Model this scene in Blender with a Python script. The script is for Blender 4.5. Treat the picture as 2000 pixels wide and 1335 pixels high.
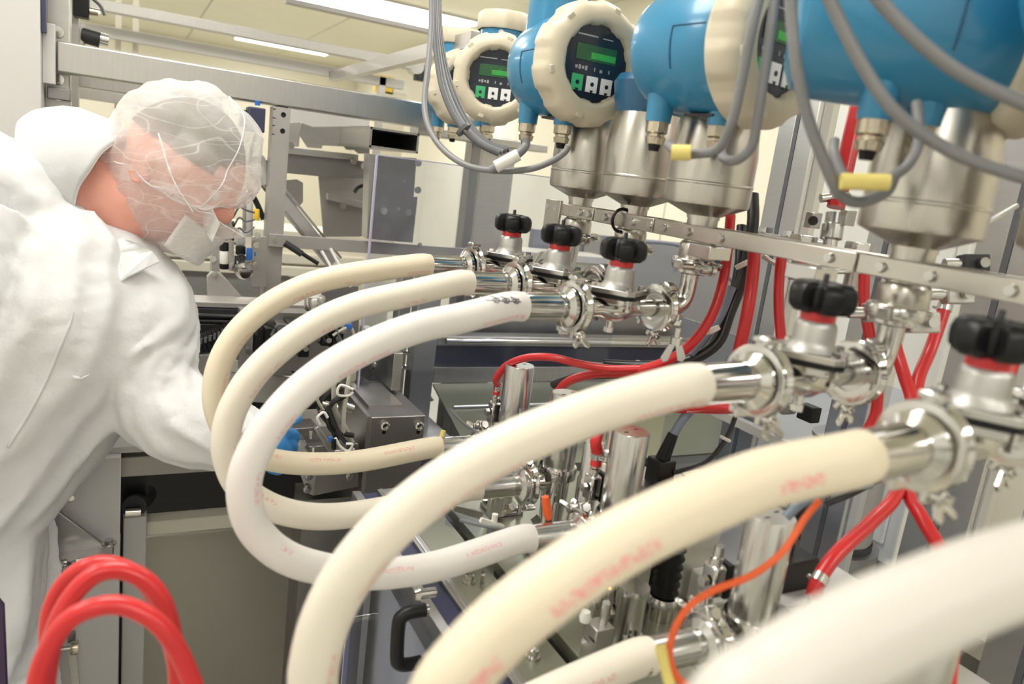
import bpy, math, random
from mathutils import Vector as V, Matrix, noise as mnoise

# ------------------------------------------------------------------ camera, world, lights, exposure
for o in list(bpy.data.objects): bpy.data.objects.remove(o, do_unlink=True)
scene = bpy.context.scene
COL = scene.collection
rnd = random.Random(7)
F_PX = 1464.53
RW = ((0.88718441, 0.01166858, 0.46126745), (-0.44487571, -0.24362241, 0.86182001), (0.1224313, -0.96979996, -0.21094694))
EYE = V((0, 0, 1.55))
C_R = V((RW[0][0], RW[1][0], RW[2][0])); C_D = V((RW[0][1], RW[1][1], RW[2][1])); C_F = V((RW[0][2], RW[1][2], RW[2][2]))
cam_d = bpy.data.cameras.new('camera'); cam = bpy.data.objects.new('camera', cam_d); COL.objects.link(cam)
cam_d.sensor_width = 36; cam_d.lens = F_PX / 2000 * 36; cam_d.clip_start = 0.02; cam_d.clip_end = 60
cam.matrix_world = Matrix(((C_R.x, -C_D.x, -C_F.x, EYE.x), (C_R.y, -C_D.y, -C_F.y, EYE.y), (C_R.z, -C_D.z, -C_F.z, EYE.z), (0, 0, 0, 1)))
cam_d.dof.use_dof = True; cam_d.dof.focus_distance = 1.28; cam_d.dof.aperture_fstop = 4.6
scene.camera = cam
scene.view_settings.view_transform = 'Standard'; scene.view_settings.look = 'None'
scene.view_settings.gamma = 1.0; scene.view_settings.use_curve_mapping = False
scene.view_settings.exposure = -0.2
world = bpy.data.worlds.new('room_air'); scene.world = world; world.use_nodes = True
world.node_tree.nodes['Background'].inputs[0].default_value = (1, 0.98, 0.95, 1)
world.node_tree.nodes['Background'].inputs[1].default_value = 0.12
CEIL = 2.95
LAMPS = [(-1.9, -1.6), (0.1, -1.6), (2.0, -1.6), (-1.9, 1.3), (-0.15, 1.15), (1.9, 1.3), (-1.9, 4.2), (0.1, 4.2), (2.0, 4.2), (-1.4, 7.4), (2.15, 7.4), (-0.9, 11.0), (1.9, 11.05)]
for i, (lx, ly) in enumerate(LAMPS):
    a = bpy.data.lights.new('lamp_light', 'AREA'); a.shape = 'RECTANGLE'; a.size = 1.15; a.size_y = 0.55
    a.energy = 17 if abs(ly - 1.3) < .3 else (13 if ly < 4 else 24); a.color = (1.0, 0.965, 0.91)
    ob = bpy.data.objects.new('lamp_light', a); COL.objects.link(ob); ob.location = (lx, ly, CEIL - 0.045)

# ------------------------------------------------------------------ placing helpers
def ray(px, py): return C_R * ((px - 1000) / F_PX) + C_D * ((py - 667.5) / F_PX) + C_F
def dep(px, py, d): return EYE + ray(px, py) * d
def at(px, py, ax, val):
    r = ray(px, py); return EYE + r * ((val - EYE[ax]) / r[ax])
def aX(px, py, v): return at(px, py, 0, v)
def aY(px, py, v): return at(px, py, 1, v)
def aZ(px, py, v): return at(px, py, 2, v)
XV, YV, ZV = V((1, 0, 0)), V((0, 1, 0)), V((0, 0, 1))

# ------------------------------------------------------------------ materials
MATS = {}
def nodes(name):
    m = bpy.data.materials.new(name); m.use_nodes = True
    nt = m.node_tree; b = nt.nodes['Principled BSDF']; MATS[name] = m
    return m, nt, b
def mat(name, col, rough=.5, metal=0., var=.06, scale=30., bump=0., coat=0., stretch=None, trans=0., emit=0., sss=0., spec=None):
    m, nt, b = nodes(name); N = nt.nodes; L = nt.links
    b.inputs['Roughness'].default_value = rough; b.inputs['Metallic'].default_value = metal
    if coat: b.inputs['Coat Weight'].default_value = coat; b.inputs['Coat Roughness'].default_value = .1
    if trans: b.inputs['Transmission Weight'].default_value = trans
    if spec is not None: b.inputs['Specular IOR Level'].default_value = spec
    if sss: b.inputs['Subsurface Weight'].default_value = sss; b.inputs['Subsurface Radius'].default_value = (.012, .008, .005); b.inputs['Subsurface Scale'].default_value = .5
    tc = N.new('ShaderNodeTexCoord'); mp = N.new('ShaderNodeMapping'); nz = N.new('ShaderNodeTexNoise')
    L.new(tc.outputs['Object'], mp.inputs[0]); L.new(mp.outputs[0], nz.inputs['Vector'])
    if stretch: mp.inputs['Scale'].default_value = stretch
    nz.inputs['Scale'].default_value = scale; nz.inputs['Detail'].default_value = 4
    mx = N.new('ShaderNodeMix'); mx.data_type = 'RGBA'
    c = tuple(col)
    mx.inputs[6].default_value = (*[max(0, x * (1 - var * 1.5)) for x in c], 1); mx.inputs[7].default_value = (*[min(1, x * (1 + var)) for x in c], 1)
    L.new(nz.outputs['Fac'], mx.inputs[0]); L.new(mx.outputs[2], b.inputs['Base Color'])
    mr = N.new('ShaderNodeMapRange'); mr.inputs['To Min'].default_value = max(.02, rough - .08); mr.inputs['To Max'].default_value = min(1, rough + .08)
    L.new(nz.outputs['Fac'], mr.inputs['Value']); L.new(mr.outputs[0], b.inputs['Roughness'])
    if bump:
        bp = N.new('ShaderNodeBump'); bp.inputs['Strength'].default_value = bump; bp.inputs['Distance'].default_value = .002
        L.new(nz.outputs['Fac'], bp.inputs['Height']); L.new(bp.outputs[0], b.inputs['Normal'])
    if emit: b.inputs['Emission Color'].default_value = (*c, 1); b.inputs['Emission Strength'].default_value = emit
    return m
mat('steel', (.53, .515, .50), .34, 1, .08, 18, stretch=(1, 1, 12))
mat('steel_h', (.52, .505, .49), .36, 1, .08, 16, stretch=(12, 12, 1))
mat('steel_dark', (.33, .318, .315), .42, 1, .1, 14)
mat('steel_can', (.56, .53, .485), .30, 1, .06, 60, stretch=(1, 1, .15))
mat('chrome', (.60, .585, .565), .12, 1, .03, 30)
mat('satin', (.60, .59, .575), .24, 1, .05, 40)
mat('alu', (.66, .66, .66), .40, 1, .05, 25, stretch=(1, 1, 8))
mat('bonnet', (.50, .49, .48), .46, 1, .05, 90, bump=.1)
mat('frame_paint', (.40, .375, .355), .45, .35, .05, 20)
mat('panel_white', (.56, .545, .53), .45, 0, .03, 8)
mat('panel_green', (.30, .305, .235), .34, .6, .05, 12)
mat('cream_box', (.74, .70, .58), .4, 0, .03, 10)
mat('red', (.62, .018, .022), .34, 0, .1, 25, coat=.2)
mat('orange', (.80, .115, .02), .45, 0, .08, 20)
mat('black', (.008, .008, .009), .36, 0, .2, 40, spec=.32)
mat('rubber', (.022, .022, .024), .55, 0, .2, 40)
mat('navy', (.035, .038, .085), .4, 0, .1, 20)
mat('cable_grey', (.215, .215, .225), .42, 0, .06, 40)
mat('cable_dark', (.125, .128, .14), .42, 0, .1, 40)
mat('cable_black', (.016, .016, .018), .32, 0, .15, 40)
mat('cable_beige', (.50, .485, .41), .5, 0, .06, 40)
mat('cable_blue', (.20, .24, .31), .4, 0, .06, 40)
mat('tag_yellow', (.82, .68, .22), .5, 0, .06, 60)
mat('tag_white', (.82, .81, .76), .5, 0, .04, 60)
mat('meter_blue', (.030, .235, .435), .30, 0, .05, 12, coat=.35)
mat('meter_deep', (.012, .095, .20), .36, 0, .08, 12, coat=.3)
mat('meter_cream', (.66, .59, .455), .42, 0, .04, 25)
mat('display', (.020, .026, .042), .16, 0, .1, 12)
mat('lcd', (.02, .105, .035), .25, 0, .3, 90, emit=.10)
mat('lcd_lit', (.035, .30, .05), .25, 0, .3, 60, emit=.35)
mat('key_green', (.04, .40, .15), .4, 0, .05, 40, emit=.12)
mat('key_white', (.80, .80, .80), .4, 0, .03, 40, emit=.1)
mat('glyph', (.42, .43, .45), .5, 0, .05, 60)
mat('brass', (.60, .53, .42), .28, 1, .08, 60)
mat('blue_cap', (.02, .14, .50), .35, 0, .05, 40)
mat('yellow', (.85, .55, .04), .4, 0, .05, 40)
mat('led', (1, .35, .08), .4, 0, .0, 40, emit=6)
mat('lamp_face', (1, .97, .92), .5, 0, .0, 10, emit=7)
mat('ceiling', (.84, .83, .69), .5, 0, .04, 3)
mat('wall', (.82, .78, .655), .4, 0, .03, 2)
mat('wall_grey', (.84, .84, .815), .35, 0, .03, 2)
mat('floor', (.46, .45, .38), .3, 0, .06, 5)
mat('joint', (.36, .34, .29), .7, 0, .05, 9)
mat('skin', (.80, .38, .295), .48, 0, .10, 35, sss=.12)
mat('hair', (.10, .075, .055), .7, 0, .3, 120)
mat('glove', (.025, .215, .56), .40, 0, .08, 60, bump=.25)
mat('mask', (.80, .80, .79), .75, 0, .05, 60, bump=.15)
mat('label_black', (.02, .02, .022), .5, 0, .2, 90)
mat('purple', (.03, .008, .045), .5, 0, .1, 20)

def mat_hose(name, col, ink, v0=.635, v1=.69, freq=260, thr=.54, strength=.4):
    m, nt, b = nodes(name); N = nt.nodes; L = nt.links
    b.inputs['Roughness'].default_value = .42; b.inputs['Subsurface Weight'].default_value = .08
    b.inputs['Subsurface Radius'].default_value = (.01, .008, .006); b.inputs['Subsurface Scale'].default_value = .4
    uv = N.new('ShaderNodeUVMap'); sx = N.new('ShaderNodeSeparateXYZ'); L.new(uv.outputs[0], sx.inputs[0])
    def mth(op, a, c):
        n = N.new('ShaderNodeMath'); n.operation = op; n.use_clamp = False
        for i, q in enumerate((a, c)):
            if isinstance(q, (int, float)): n.inputs[i].default_value = q
            elif q is not None: L.new(q, n.inputs[i])
        return n.outputs[0]
    oi = N.new('ShaderNodeObjectInfo')
    # a row of printed letters running along the hose: blocks cut by a fine noise
    cx = N.new('ShaderNodeCombineXYZ')
    L.new(mth('ADD', mth('MULTIPLY', sx.outputs[0], freq), mth('MULTIPLY', oi.outputs['Random'], 50)), cx.inputs[0]); L.new(mth('MULTIPLY', sx.outputs[1], 60), cx.inputs[1])
    nz = N.new('ShaderNodeTexNoise'); nz.inputs['Scale'].default_value = 1.0; nz.inputs['Detail'].default_value = 1; L.new(cx.outputs[0], nz.inputs['Vector'])
    letters = mth('GREATER_THAN', nz.outputs['Fac'], .50)
    band = mth('MULTIPLY', mth('GREATER_THAN', sx.outputs[1], v0), mth('LESS_THAN', sx.outputs[1], v1))
    cx2 = N.new('ShaderNodeCombineXYZ'); L.new(mth('MULTIPLY', sx.outputs[0], 18), cx2.inputs[0]); L.new(oi.outputs['Random'], cx2.inputs[1])
    n2 = N.new('ShaderNodeTexNoise'); n2.inputs['Scale'].default_value = 1; n2.inputs['Detail'].default_value = 0; L.new(cx2.outputs[0], n2.inputs['Vector'])
    words = mth('GREATER_THAN', n2.outputs['Fac'], thr)
    fac = mth('MULTIPLY', mth('MULTIPLY', letters, band), mth('MULTIPLY', words, strength))
    big = N.new('ShaderNodeTexNoise'); big.inputs['Scale'].default_value = 9; tc = N.new('ShaderNodeTexCoord'); L.new(tc.outputs['Object'], big.inputs['Vector'])
    mb = N.new('ShaderNodeMix'); mb.data_type = 'RGBA'; L.new(big.outputs['Fac'], mb.inputs[0])
    mb.inputs[6].default_value = (*[x * .95 for x in col], 1); mb.inputs[7].default_value = (*col, 1)
    mx = N.new('ShaderNodeMix'); mx.data_type = 'RGBA'; L.new(fac, mx.inputs[0]); L.new(mb.outputs[2], mx.inputs[6]); mx.inputs[7].default_value = (*ink, 1)
    L.new(mx.outputs[2], b.inputs['Base Color'])
mat_hose('hose_cream', (.80, .705, .545), (.72, .12, .12))
mat_hose('hose_bold', (.80, .705, .545), (.85, .13, .20), .735, .80, 300, .49, .7)
mat_hose('hose_pale', (.80, .745, .645), (.72, .12, .12))
mat_hose('hose_near', (.68, .645, .60), (.2, .3, .45), .83, .87, 260, .6, .3)
mat_hose('hose_white', (.80, .765, .735), (.78, .12, .16))

def mat_fabric(name, col, alpha0, alpha1, scale, translucent=.4, crease=.0, tint=None):
    m, nt, b = nodes(name); N = nt.nodes; L = nt.links
    nt.nodes.remove(b); out = N['Material Output']
    tc = N.new('ShaderNodeTexCoord'); df = N.new('ShaderNodeBsdfDiffuse'); tl = N.new('ShaderNodeBsdfTranslucent'); tr = N.new('ShaderNodeBsdfTransparent')
    nz = N.new('ShaderNodeTexNoise'); nz.inputs['Scale'].default_value = scale; nz.inputs['Detail'].default_value = 5; nz.inputs['Roughness'].default_value = .6
    L.new(tc.outputs['Object'], nz.inputs['Vector'])
    bp = N.new('ShaderNodeBump'); bp.inputs['Strength'].default_value = .7; bp.inputs['Distance'].default_value = .010; L.new(nz.outputs['Fac'], bp.inputs['Height'])
    for q in (df, tl): q.inputs['Color'].default_value = (*col, 1); L.new(bp.outputs[0], q.inputs['Normal'])
    s1 = N.new('ShaderNodeMixShader'); s1.inputs[0].default_value = translucent; L.new(df.outputs[0], s1.inputs[1]); L.new(tl.outputs[0], s1.inputs[2])
    if alpha0 >= 1: L.new(s1.outputs[0], out.inputs[0]); return m
    # fine gathered creases read more opaque than the single layer between them
    prev = None
    for (rot, scl, w, off) in (((.3, .9, .2), (1, 1, 3.2), .013, 0), ((1.1, -.4, .7), (1, 1, 2.6), .009, 9), ((-.5, .2, 1.4), (1, 1, 4), .008, 21)):
        mp = N.new('ShaderNodeMapping'); mp.inputs['Rotation'].default_value = rot; mp.inputs['Scale'].default_value = scl; mp.inputs['Location'].default_value = (off, off, 0)
        n1 = N.new('ShaderNodeTexNoise'); n1.inputs['Scale'].default_value = crease; n1.inputs['Detail'].default_value = .6; L.new(tc.outputs['Object'], mp.inputs[0]); L.new(mp.outputs[0], n1.inputs['Vector'])
        sb = N.new('ShaderNodeMath'); sb.operation = 'SUBTRACT'; sb.inputs[1].default_value = .5; L.new(n1.outputs['Fac'], sb.inputs[0])
        ab = N.new('ShaderNodeMath'); ab.operation = 'ABSOLUTE'; L.new(sb.outputs[0], ab.inputs[0])
        dv = N.new('ShaderNodeMapRange'); dv.inputs['From Max'].default_value = w; dv.inputs['To Min'].default_value = 1; dv.inputs['To Max'].default_value = 0; L.new(ab.outputs[0], dv.inputs['Value'])
        if prev: mx = N.new('ShaderNodeMath'); mx.operation = 'MAXIMUM'; L.new(prev, mx.inputs[0]); L.new(dv.outputs[0], mx.inputs[1]); prev = mx.outputs[0]
        else: prev = dv.outputs[0]
    pat = N.new('ShaderNodeMath'); pat.operation = 'MULTIPLY'; L.new(prev, pat.inputs[0])
    n3 = N.new('ShaderNodeTexNoise'); n3.inputs['Scale'].default_value = crease * 2.2; L.new(tc.outputs['Object'], n3.inputs['Vector']); L.new(n3.outputs['Fac'], pat.inputs[1])
    mr = N.new('ShaderNodeMapRange'); mr.inputs['From Max'].default_value = .62; mr.inputs['To Min'].default_value = alpha0; mr.inputs['To Max'].default_value = alpha1; L.new(pat.outputs[0], mr.inputs['Value'])
    s2 = N.new('ShaderNodeMixShader'); L.new(mr.outputs[0], s2.inputs[0]); L.new(tr.outputs[0], s2.inputs[1]); L.new(s1.outputs[0], s2.inputs[2])
    L.new(s2.outputs[0], out.inputs[0])
    return m
mat_fabric('gown', (.79, .805, .81), 1, 1, 9, .25)
mat_fabric('gown_trim', (.88, .89, .89), 1, 1, 20, .2)
mat_fabric('net', (.93, .92, .91), .53, .92, 16, .5, 7)
mat_fabric('net_beard', (.88, .84, .83), .50, .92, 18, .35, 9)

mat_fabric('net_mask', (.88, .87, .86), .70, .95, 18, .3, 8)

def mat_plexi(name, tint, gloss):
    m, nt, b = nodes(name); N = nt.nodes; L = nt.links
    nt.nodes.remove(b); out = N['Material Output']
    tr = N.new('ShaderNodeBsdfTransparent'); tr.inputs[0].default_value = (*tint, 1)
    gl = N.new('ShaderNodeBsdfGlossy'); gl.inputs['Roughness'].default_value = .06
    lw = N.new('ShaderNodeLayerWeight'); pw = N.new('ShaderNodeMath'); pw.operation = 'POWER'; pw.inputs[1].default_value = 4; L.new(lw.outputs['Facing'], pw.inputs[0])
    fr = N.new('ShaderNodeMath'); fr.operation = 'MULTIPLY_ADD'; fr.inputs[1].default_value = .45; fr.inputs[2].default_value = .03; L.new(pw.outputs[0], fr.inputs[0])
    # scratches
    tc = N.new('ShaderNodeTexCoord'); mp = N.new('ShaderNodeMapping'); mp.inputs['Scale'].default_value = (9, 9, 60); mp.inputs['Rotation'].default_value = (.2, .7, 0)
    nz = N.new('ShaderNodeTexNoise'); nz.inputs['Scale'].default_value = 5; L.new(tc.outputs['Object'], mp.inputs[0]); L.new(mp.outputs[0], nz.inputs['Vector'])
    mr = N.new('ShaderNodeMapRange'); mr.inputs['From Min'].default_value = .68; mr.inputs['From Max'].default_value = .75; mr.inputs['To Max'].default_value = gloss; L.new(nz.outputs['Fac'], mr.inputs['Value'])
    ad = N.new('ShaderNodeMath'); ad.operation = 'ADD'; ad.use_clamp = True; L.new(fr.outputs[0], ad.inputs[0]); L.new(mr.outputs[0], ad.inputs[1])
    sh = N.new('ShaderNodeMixShader'); L.new(ad.outputs[0], sh.inputs[0]); L.new(tr.outputs[0], sh.inputs[1]); L.new(gl.outputs[0], sh.inputs[2]); L.new(sh.outputs[0], out.inputs[0])
mat_plexi('plexi', (.88, .90, .955), .10)
mat('plexi_edge', (.50, .49, .66), .2, 0, .05, 30)

# ------------------------------------------------------------------ mesh helpers
OFF = {}
def frame_of(z):
    z = z.normalized(); a = XV if abs(z.x) < .8 else YV
    x = a.cross(z).normalized(); return x, z.cross(x), z
def catmull(pts, k):
    P = [V(p) for p in pts]
    if k <= 1 or len(P) < 3: return P
    out = []
    Q = [P[0] * 2 - P[1]] + P + [P[-1] * 2 - P[-2]]
    for i in range(1, len(Q) - 2):
        a, b, c, d = Q[i - 1], Q[i], Q[i + 1], Q[i + 2]
        for j in range(k):
            t = j / k
            out.append(.5 * ((2 * b) + (c - a) * t + (2 * a - 5 * b + 4 * c - d) * t * t + (3 * b - a - 3 * c + d) * t ** 3))
    return out + [P[-1]]
class MB:
    def __init__(s): s.v = []; s.f = []; s.uv = []; s.has_uv = False
    def add(s, vs, fs, uvs=None):
        o = len(s.v); s.v += [V(v) for v in vs]
        for i, f in enumerate(fs):
            s.f.append([o + k for k in f]); s.uv.append(uvs[i] if uvs else [(0, 0)] * len(f))
        if uvs: s.has_uv = True
        return s
    def box(s, c, size, ax=None):
        ex, ey, ez = ax if ax else (XV, YV, ZV); c = V(c); h = [q / 2 for q in size]
        vs = [c + ex * (h[0] * a) + ey * (h[1] * b) + ez * (h[2] * d) for a in (-1, 1) for b in (-1, 1) for d in (-1, 1)]
        return s.add(vs, [(0, 1, 3, 2), (4, 6, 7, 5), (0, 4, 5, 1), (2, 3, 7, 6), (0, 2, 6, 4), (1, 5, 7, 3)])
    def bx(s, x0, x1, y0, y1, z0, z1): return s.box(((x0 + x1) / 2, (y0 + y1) / 2, (z0 + z1) / 2), (abs(x1 - x0), abs(y1 - y0), abs(z1 - z0)))
    def beam(s, p0, p1, w, h, up=None):
        p0, p1 = V(p0), V(p1); z = (p1 - p0); L = z.length; z.normalize(); up = V(up) if up else (ZV if abs(z.z) < .9 else YV)
        x = up.cross(z).normalized(); y = z.cross(x)
        return s.box((p0 + p1) / 2, (w, h, L), (x, y, z))
    def cyl(s, p0, p1, r0, r1=None, n=16):
        p0, p1 = V(p0), V(p1); r1 = r0 if r1 is None else r1
        return s.lathe([(0, 0), (r0, 0), (r1, (p1 - p0).length), (0, (p1 - p0).length)], p0, p1 - p0, n)
    def lathe(s, prof, org, axis, n=24, rmod=None):
        x, y, z = frame_of(V(axis)); org = V(org); vs = []; rows = []
        for r, h in prof:
            if r < 1e-6: rows.append([len(vs)]); vs.append(org + z * h)
            else:
                rows.append(list(range(len(vs), len(vs) + n)))
                for k in range(n):
                    a = 2 * math.pi * k / n; q = r * (rmod(a, h) if rmod else 1)
                    vs.append(org + x * (math.cos(a) * q) + y * (math.sin(a) * q) + z * h)
        fs = []
        for a, b in zip(rows, rows[1:]):
            if len(a) == 1 and len(b) == 1: continue
            for k in range(n):
                k2 = (k + 1) % n
                if len(a) == 1: fs.append((a[0], b[k2], b[k]))
                elif len(b) == 1: fs.append((a[k], a[k2], b[0]))
                else: fs.append((a[k], a[k2], b[k2], b[k]))
        return s.add(vs, fs)
    def tube(s, pts, r, n=10, k=6, caps=True, uv=False, rads=None, e2=None):
        P = catmull(pts, k); m = len(P); vs = []; fs = []; uvs = []; L = 0
        R = [r] * m
        if rads:
            R = []; nn = len(rads) - 1
            for i in range(m):
                t = i / (m - 1) * nn; j = min(int(t), nn - 1); R.append(rads[j] + (rads[j + 1] - rads[j]) * (t - j))
        T = [(P[min(i + 1, m - 1)] - P[max(i - 1, 0)]).normalized() for i in range(m)]
        x = frame_of(T[0])[0]; lens = []
        for i in range(m):
            x = (x - T[i] * x.dot(T[i])); x = x.normalized() if x.length > 1e-5 else frame_of(T[i])[0]
            y = T[i].cross(x)
            if i: L += (P[i] - P[i - 1]).length
            lens.append(L)
            for j in range(n):
                a = 2 * math.pi * j / n; vs.append(P[i] + (x * math.cos(a) + y * math.sin(a)) * R[i])
        for i in range(m - 1):
            for j in range(n):
                j2 = (j + 1) % n; fs.append((i * n + j, i * n + j2, (i + 1) * n + j2, (i + 1) * n + j))
                uvs.append([(lens[i], j / n), (lens[i], (j + 1) / n), (lens[i + 1], (j + 1) / n), (lens[i + 1], j / n)])
        if caps:
            fs.append(tuple(reversed(range(n)))); fs.append(tuple(range((m - 1) * n, m * n))); uvs += [[(0, 0)] * n] * 2
        return s.add(vs, fs, uvs if uv else None)
    def prism(s, poly, org, ex, ey, ez, t):
        org = V(org); n = len(poly)
        vs = [org + ex * a + ey * b for a, b in poly] + [org + ex * a + ey * b + ez * t for a, b in poly]
        fs = [tuple(range(n)), tuple(reversed(range(n, 2 * n)))] + [(i, i + n, (i + 1) % n + n, (i + 1) % n) for i in range(n)]
        return s.add(vs, fs)
    def plate(s, pts, t):
        """polygon of world points, given thickness along its normal (away from the eye)"""
        P = [V(p) for p in pts]; nrm = V((0, 0, 0))
        for i in range(len(P)): nrm += (P[i] - P[0]).cross(P[(i + 1) % len(P)] - P[0])
        nrm.normalize()
        if nrm.dot(P[0] - EYE) < 0: nrm = -nrm
        n = len(P); vs = P + [p + nrm * t for p in P]
        return s.add(vs, [tuple(range(n)), tuple(reversed(range(n, 2 * n)))] + [(i, i + n, (i + 1) % n + n, (i + 1) % n) for i in range(n)])
    def hexn(s, p, axis, r, h, n=6): return s.cyl(p, V(p) + V(axis).normalized() * h, r, r, n)
    def torus(s, c, axis, R, r, n=24, m=8, a0=0, a1=2 * math.pi):
        x, y, z = frame_of(V(axis)); full = abs(a1 - a0 - 2 * math.pi) < 1e-4
        pts = [V(c) + x * (math.cos(a0 + (a1 - a0) * i / n) * R) + y * (math.sin(a0 + (a1 - a0) * i / n) * R) for i in range(n + (0 if full else 1))]
        if full:
            vs = []; 
            for i in range(n):
                a = 2 * math.pi * i / n; d = x * math.cos(a) + y * math.sin(a)
                for j in range(m):
                    b = 2 * math.pi * j / m; vs.append(V(c) + d * (R + r * math.cos(b)) + z * (r * math.sin(b)))
            return s.add(vs, [(i * m + j, ((i + 1) % n) * m + j, ((i + 1) % n) * m + (j + 1) % m, i * m + (j + 1) % m) for i in range(n) for j in range(m)])
        return s.tube(pts, r, m, 1)
    def build(s, name, material, parent=None, smooth=38, bevel=0):
        off = V((0, 0, 0))
        if parent: off = OFF[parent.name]
        else:
            lo = [min(v[i] for v in s.v) for i in range(3)]; hi = [max(v[i] for v in s.v) for i in range(3)]
            off = V(((lo[0] + hi[0]) / 2, (lo[1] + hi[1]) / 2, lo[2]))
        me = bpy.data.meshes.new(name); me.from_pydata([v - off for v in s.v], [], s.f)
        if s.has_uv:
            ul = me.uv_layers.new(name='UVMap'); flat = [c for f in s.uv for c in f]
            for i, c in enumerate(flat): ul.data[i].uv = c
        me.materials.append(MATS[material]); me.update()
        if smooth:
            me.shade_smooth(); me.set_sharp_from_angle(angle=math.radians(smooth))
        o = bpy.data.objects.new(name, me); COL.objects.link(o)
        if parent: o.parent = parent
        else: o.location = off
        OFF[o.name] = off
        if bevel:
            b = o.modifiers.new('bevel', 'BEVEL'); b.width = bevel; b.segments = 2; b.limit_method = 'ANGLE'; b.angle_limit = math.radians(40)
        return o
def tag(o, label=None, cat=None, group=None, kind=None):
    for k, q in (('label', label), ('category', cat), ('group', group), ('kind', kind)):
        if q: o[k] = q
    return o
def thing(name, label, cat, loc=(0, 0, 0), group=None):
    o = bpy.data.objects.new(name, None); o.empty_display_size = .02; COL.objects.link(o); o.location = loc; OFF[o.name] = V(loc)
    return tag(o, label, cat, group)
def copy_tree(o, parent=None):
    c = o.copy(); COL.objects.link(c); c.parent = parent; OFF[c.name] = OFF.get(o.name, V((0, 0, 0)))
    for ch in list(o.children): copy_tree(ch, c)
    return c
def place(proto, first, loc, label, rz=0, group=None):
    o = proto if first else copy_tree(proto)
    o.location = loc; o.rotation_euler = (0, 0, rz); o['label'] = label
    if group: o['group'] = group
    return o
def one(name, mb, material, label, cat, group=None, bevel=0, smooth=38): return tag(mb.build(name, material, None, smooth, bevel), label, cat, group)
def bolts(parent, pts, axis, r=.006, h=.005, m='chrome', name='bolt'):
    for p in pts: MB().hexn(p, axis, r, h).cyl(V(p) - V(axis).normalized() * .001, V(p) + V(axis).normalized() * .0012, r * 1.5, None, 14).build(name, m, parent, 30)
# ------------------------------------------------------------------ the room
RX0, RX1, RY0, RY1 = -3.0, 3.3, -3.0, 12.6
def shell(name, b, m):
    o = MB().bx(*b).build(name, m); o['kind'] = 'structure'; return o
fl = shell('floor', (RX0, RX1, RY0, RY1, -.1, 0), 'floor')
ce = shell('ceiling', (RX0, RX1, RY0, RY1, CEIL + .012, CEIL + .1), 'joint')
wr = shell('wall_right', (RX1 + .012, RX1 + .1, RY0, RY1, 0, CEIL), 'joint')
wl = shell('wall_left', (RX0 - .1, RX0, RY0, RY1, 0, CEIL), 'wall_grey')
wb = shell('wall_back', (RX0, RX1, RY1, RY1 + .1, 0, CEIL), 'wall')
wf = shell('wall_front', (RX0, RX1, RY0 - .1, RY0, 0, CEIL), 'wall_grey')
nx, ny = 5, 7
for i in range(nx):
    for j in range(ny):
        dx, dy = (RX1 - RX0) / nx, (RY1 - RY0) / ny
        MB().bx(RX0 + i * dx + .006, RX0 + (i + 1) * dx - .006, RY0 + j * dy + .006, RY0 + (j + 1) * dy - .006, CEIL, CEIL + .03).build('ceiling_panel', 'ceiling', ce)
for j in range(13):
    dy = (RY1 - RY0) / 13
    MB().bx(RX1, RX1 + .03, RY0 + j * dy + .006, RY0 + (j + 1) * dy - .006, 0, CEIL).build('wall_panel', 'wall', wr)
order = {10: 'large ceiling lamp above the blue meters', 12: 'small ceiling lamp far away above the worker'}
for i, (lx, ly) in enumerate(LAMPS):
    w, d = (.78, .45) if i == 10 else (.6, .3)
    t = thing('ceiling_lamp', order.get(i, 'recessed ceiling lamp panel with white diffuser out of view overhead'), 'lamp', (lx, ly, CEIL - .03), 'ceiling lamps')
    MB().bx(lx - w - .03, lx + w + .03, ly - d - .03, ly + d + .03, CEIL - .02, CEIL - .001).build('housing', 'panel_white', t)
    MB().bx(lx - w, lx + w, ly - d, ly + d, CEIL - .035, CEIL - .02).build('diffuser', 'lamp_face', t)

# ------------------------------------------------------------------ main machine frame (portal behind the worker)
YB = 1.90
mf = thing('gantry', 'grey square-tube machine frame with long beam running above the worker', 'frame', (.3, YB, 0))
zt, zb = aY(113, 79, YB).z, aY(109, 140, YB).z
MB().bx(-.128, .74, YB, YB + .06, zb, zt).build('beam', 'steel_h', mf, bevel=.004)
# post with two round holes
pa, pb = aY(524, 400, YB - .01), aY(557, 400, YB - .01)
px0, px1 = pa.x, pb.x; ztop = aY(540, 208, YB - .01).z
post = MB(); hz = [aY(546, 223, YB - .01).z, aY(545, 255, YB - .01).z]; hc = (px0 + px1) / 2 + .004; hr = .0062
# front face built as strips around the two holes
def holed_face(mb, x0, x1, z0, z1, y, holes, r, n=20):
    zz = [z1]
    for h in sorted(holes, reverse=True): zz += [h + r * 1.8, h - r * 1.8]
    zz.append(z0)
    for i in range(0, len(zz), 2): mb.add([(x0, y, zz[i]), (x1, y, zz[i]), (x1, y, zz[i + 1]), (x0, y, zz[i + 1])], [(0, 3, 2, 1)])
    for h in sorted(holes, reverse=True):
        vs = []; 
        for k in range(n):
            a = 2 * math.pi * k / n; ca, sa = math.cos(a), math.sin(a)
            vs.append((hc + ca * r, y, h + sa * r)); vs.append((hc + ca * r, y + .006, h + sa * r))
            m_ = min(((x1 - hc) if ca > 0 else (hc - x0)) / max(abs(ca), 1e-6), r * 1.8 / max(abs(sa), 1e-6)); vs.append((hc + ca * m_, y, h + sa * m_))
        fs = []
        for k in range(n):
            j = (k + 1) % n; fs += [(k * 3, j * 3, j * 3 + 2, k * 3 + 2), (k * 3, k * 3 + 1, j * 3 + 1, j * 3)]
        mb.add(vs, fs)
yf = YB - .01
holed_face(post, px0, px1, 0, ztop, yf, hz, hr)
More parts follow.
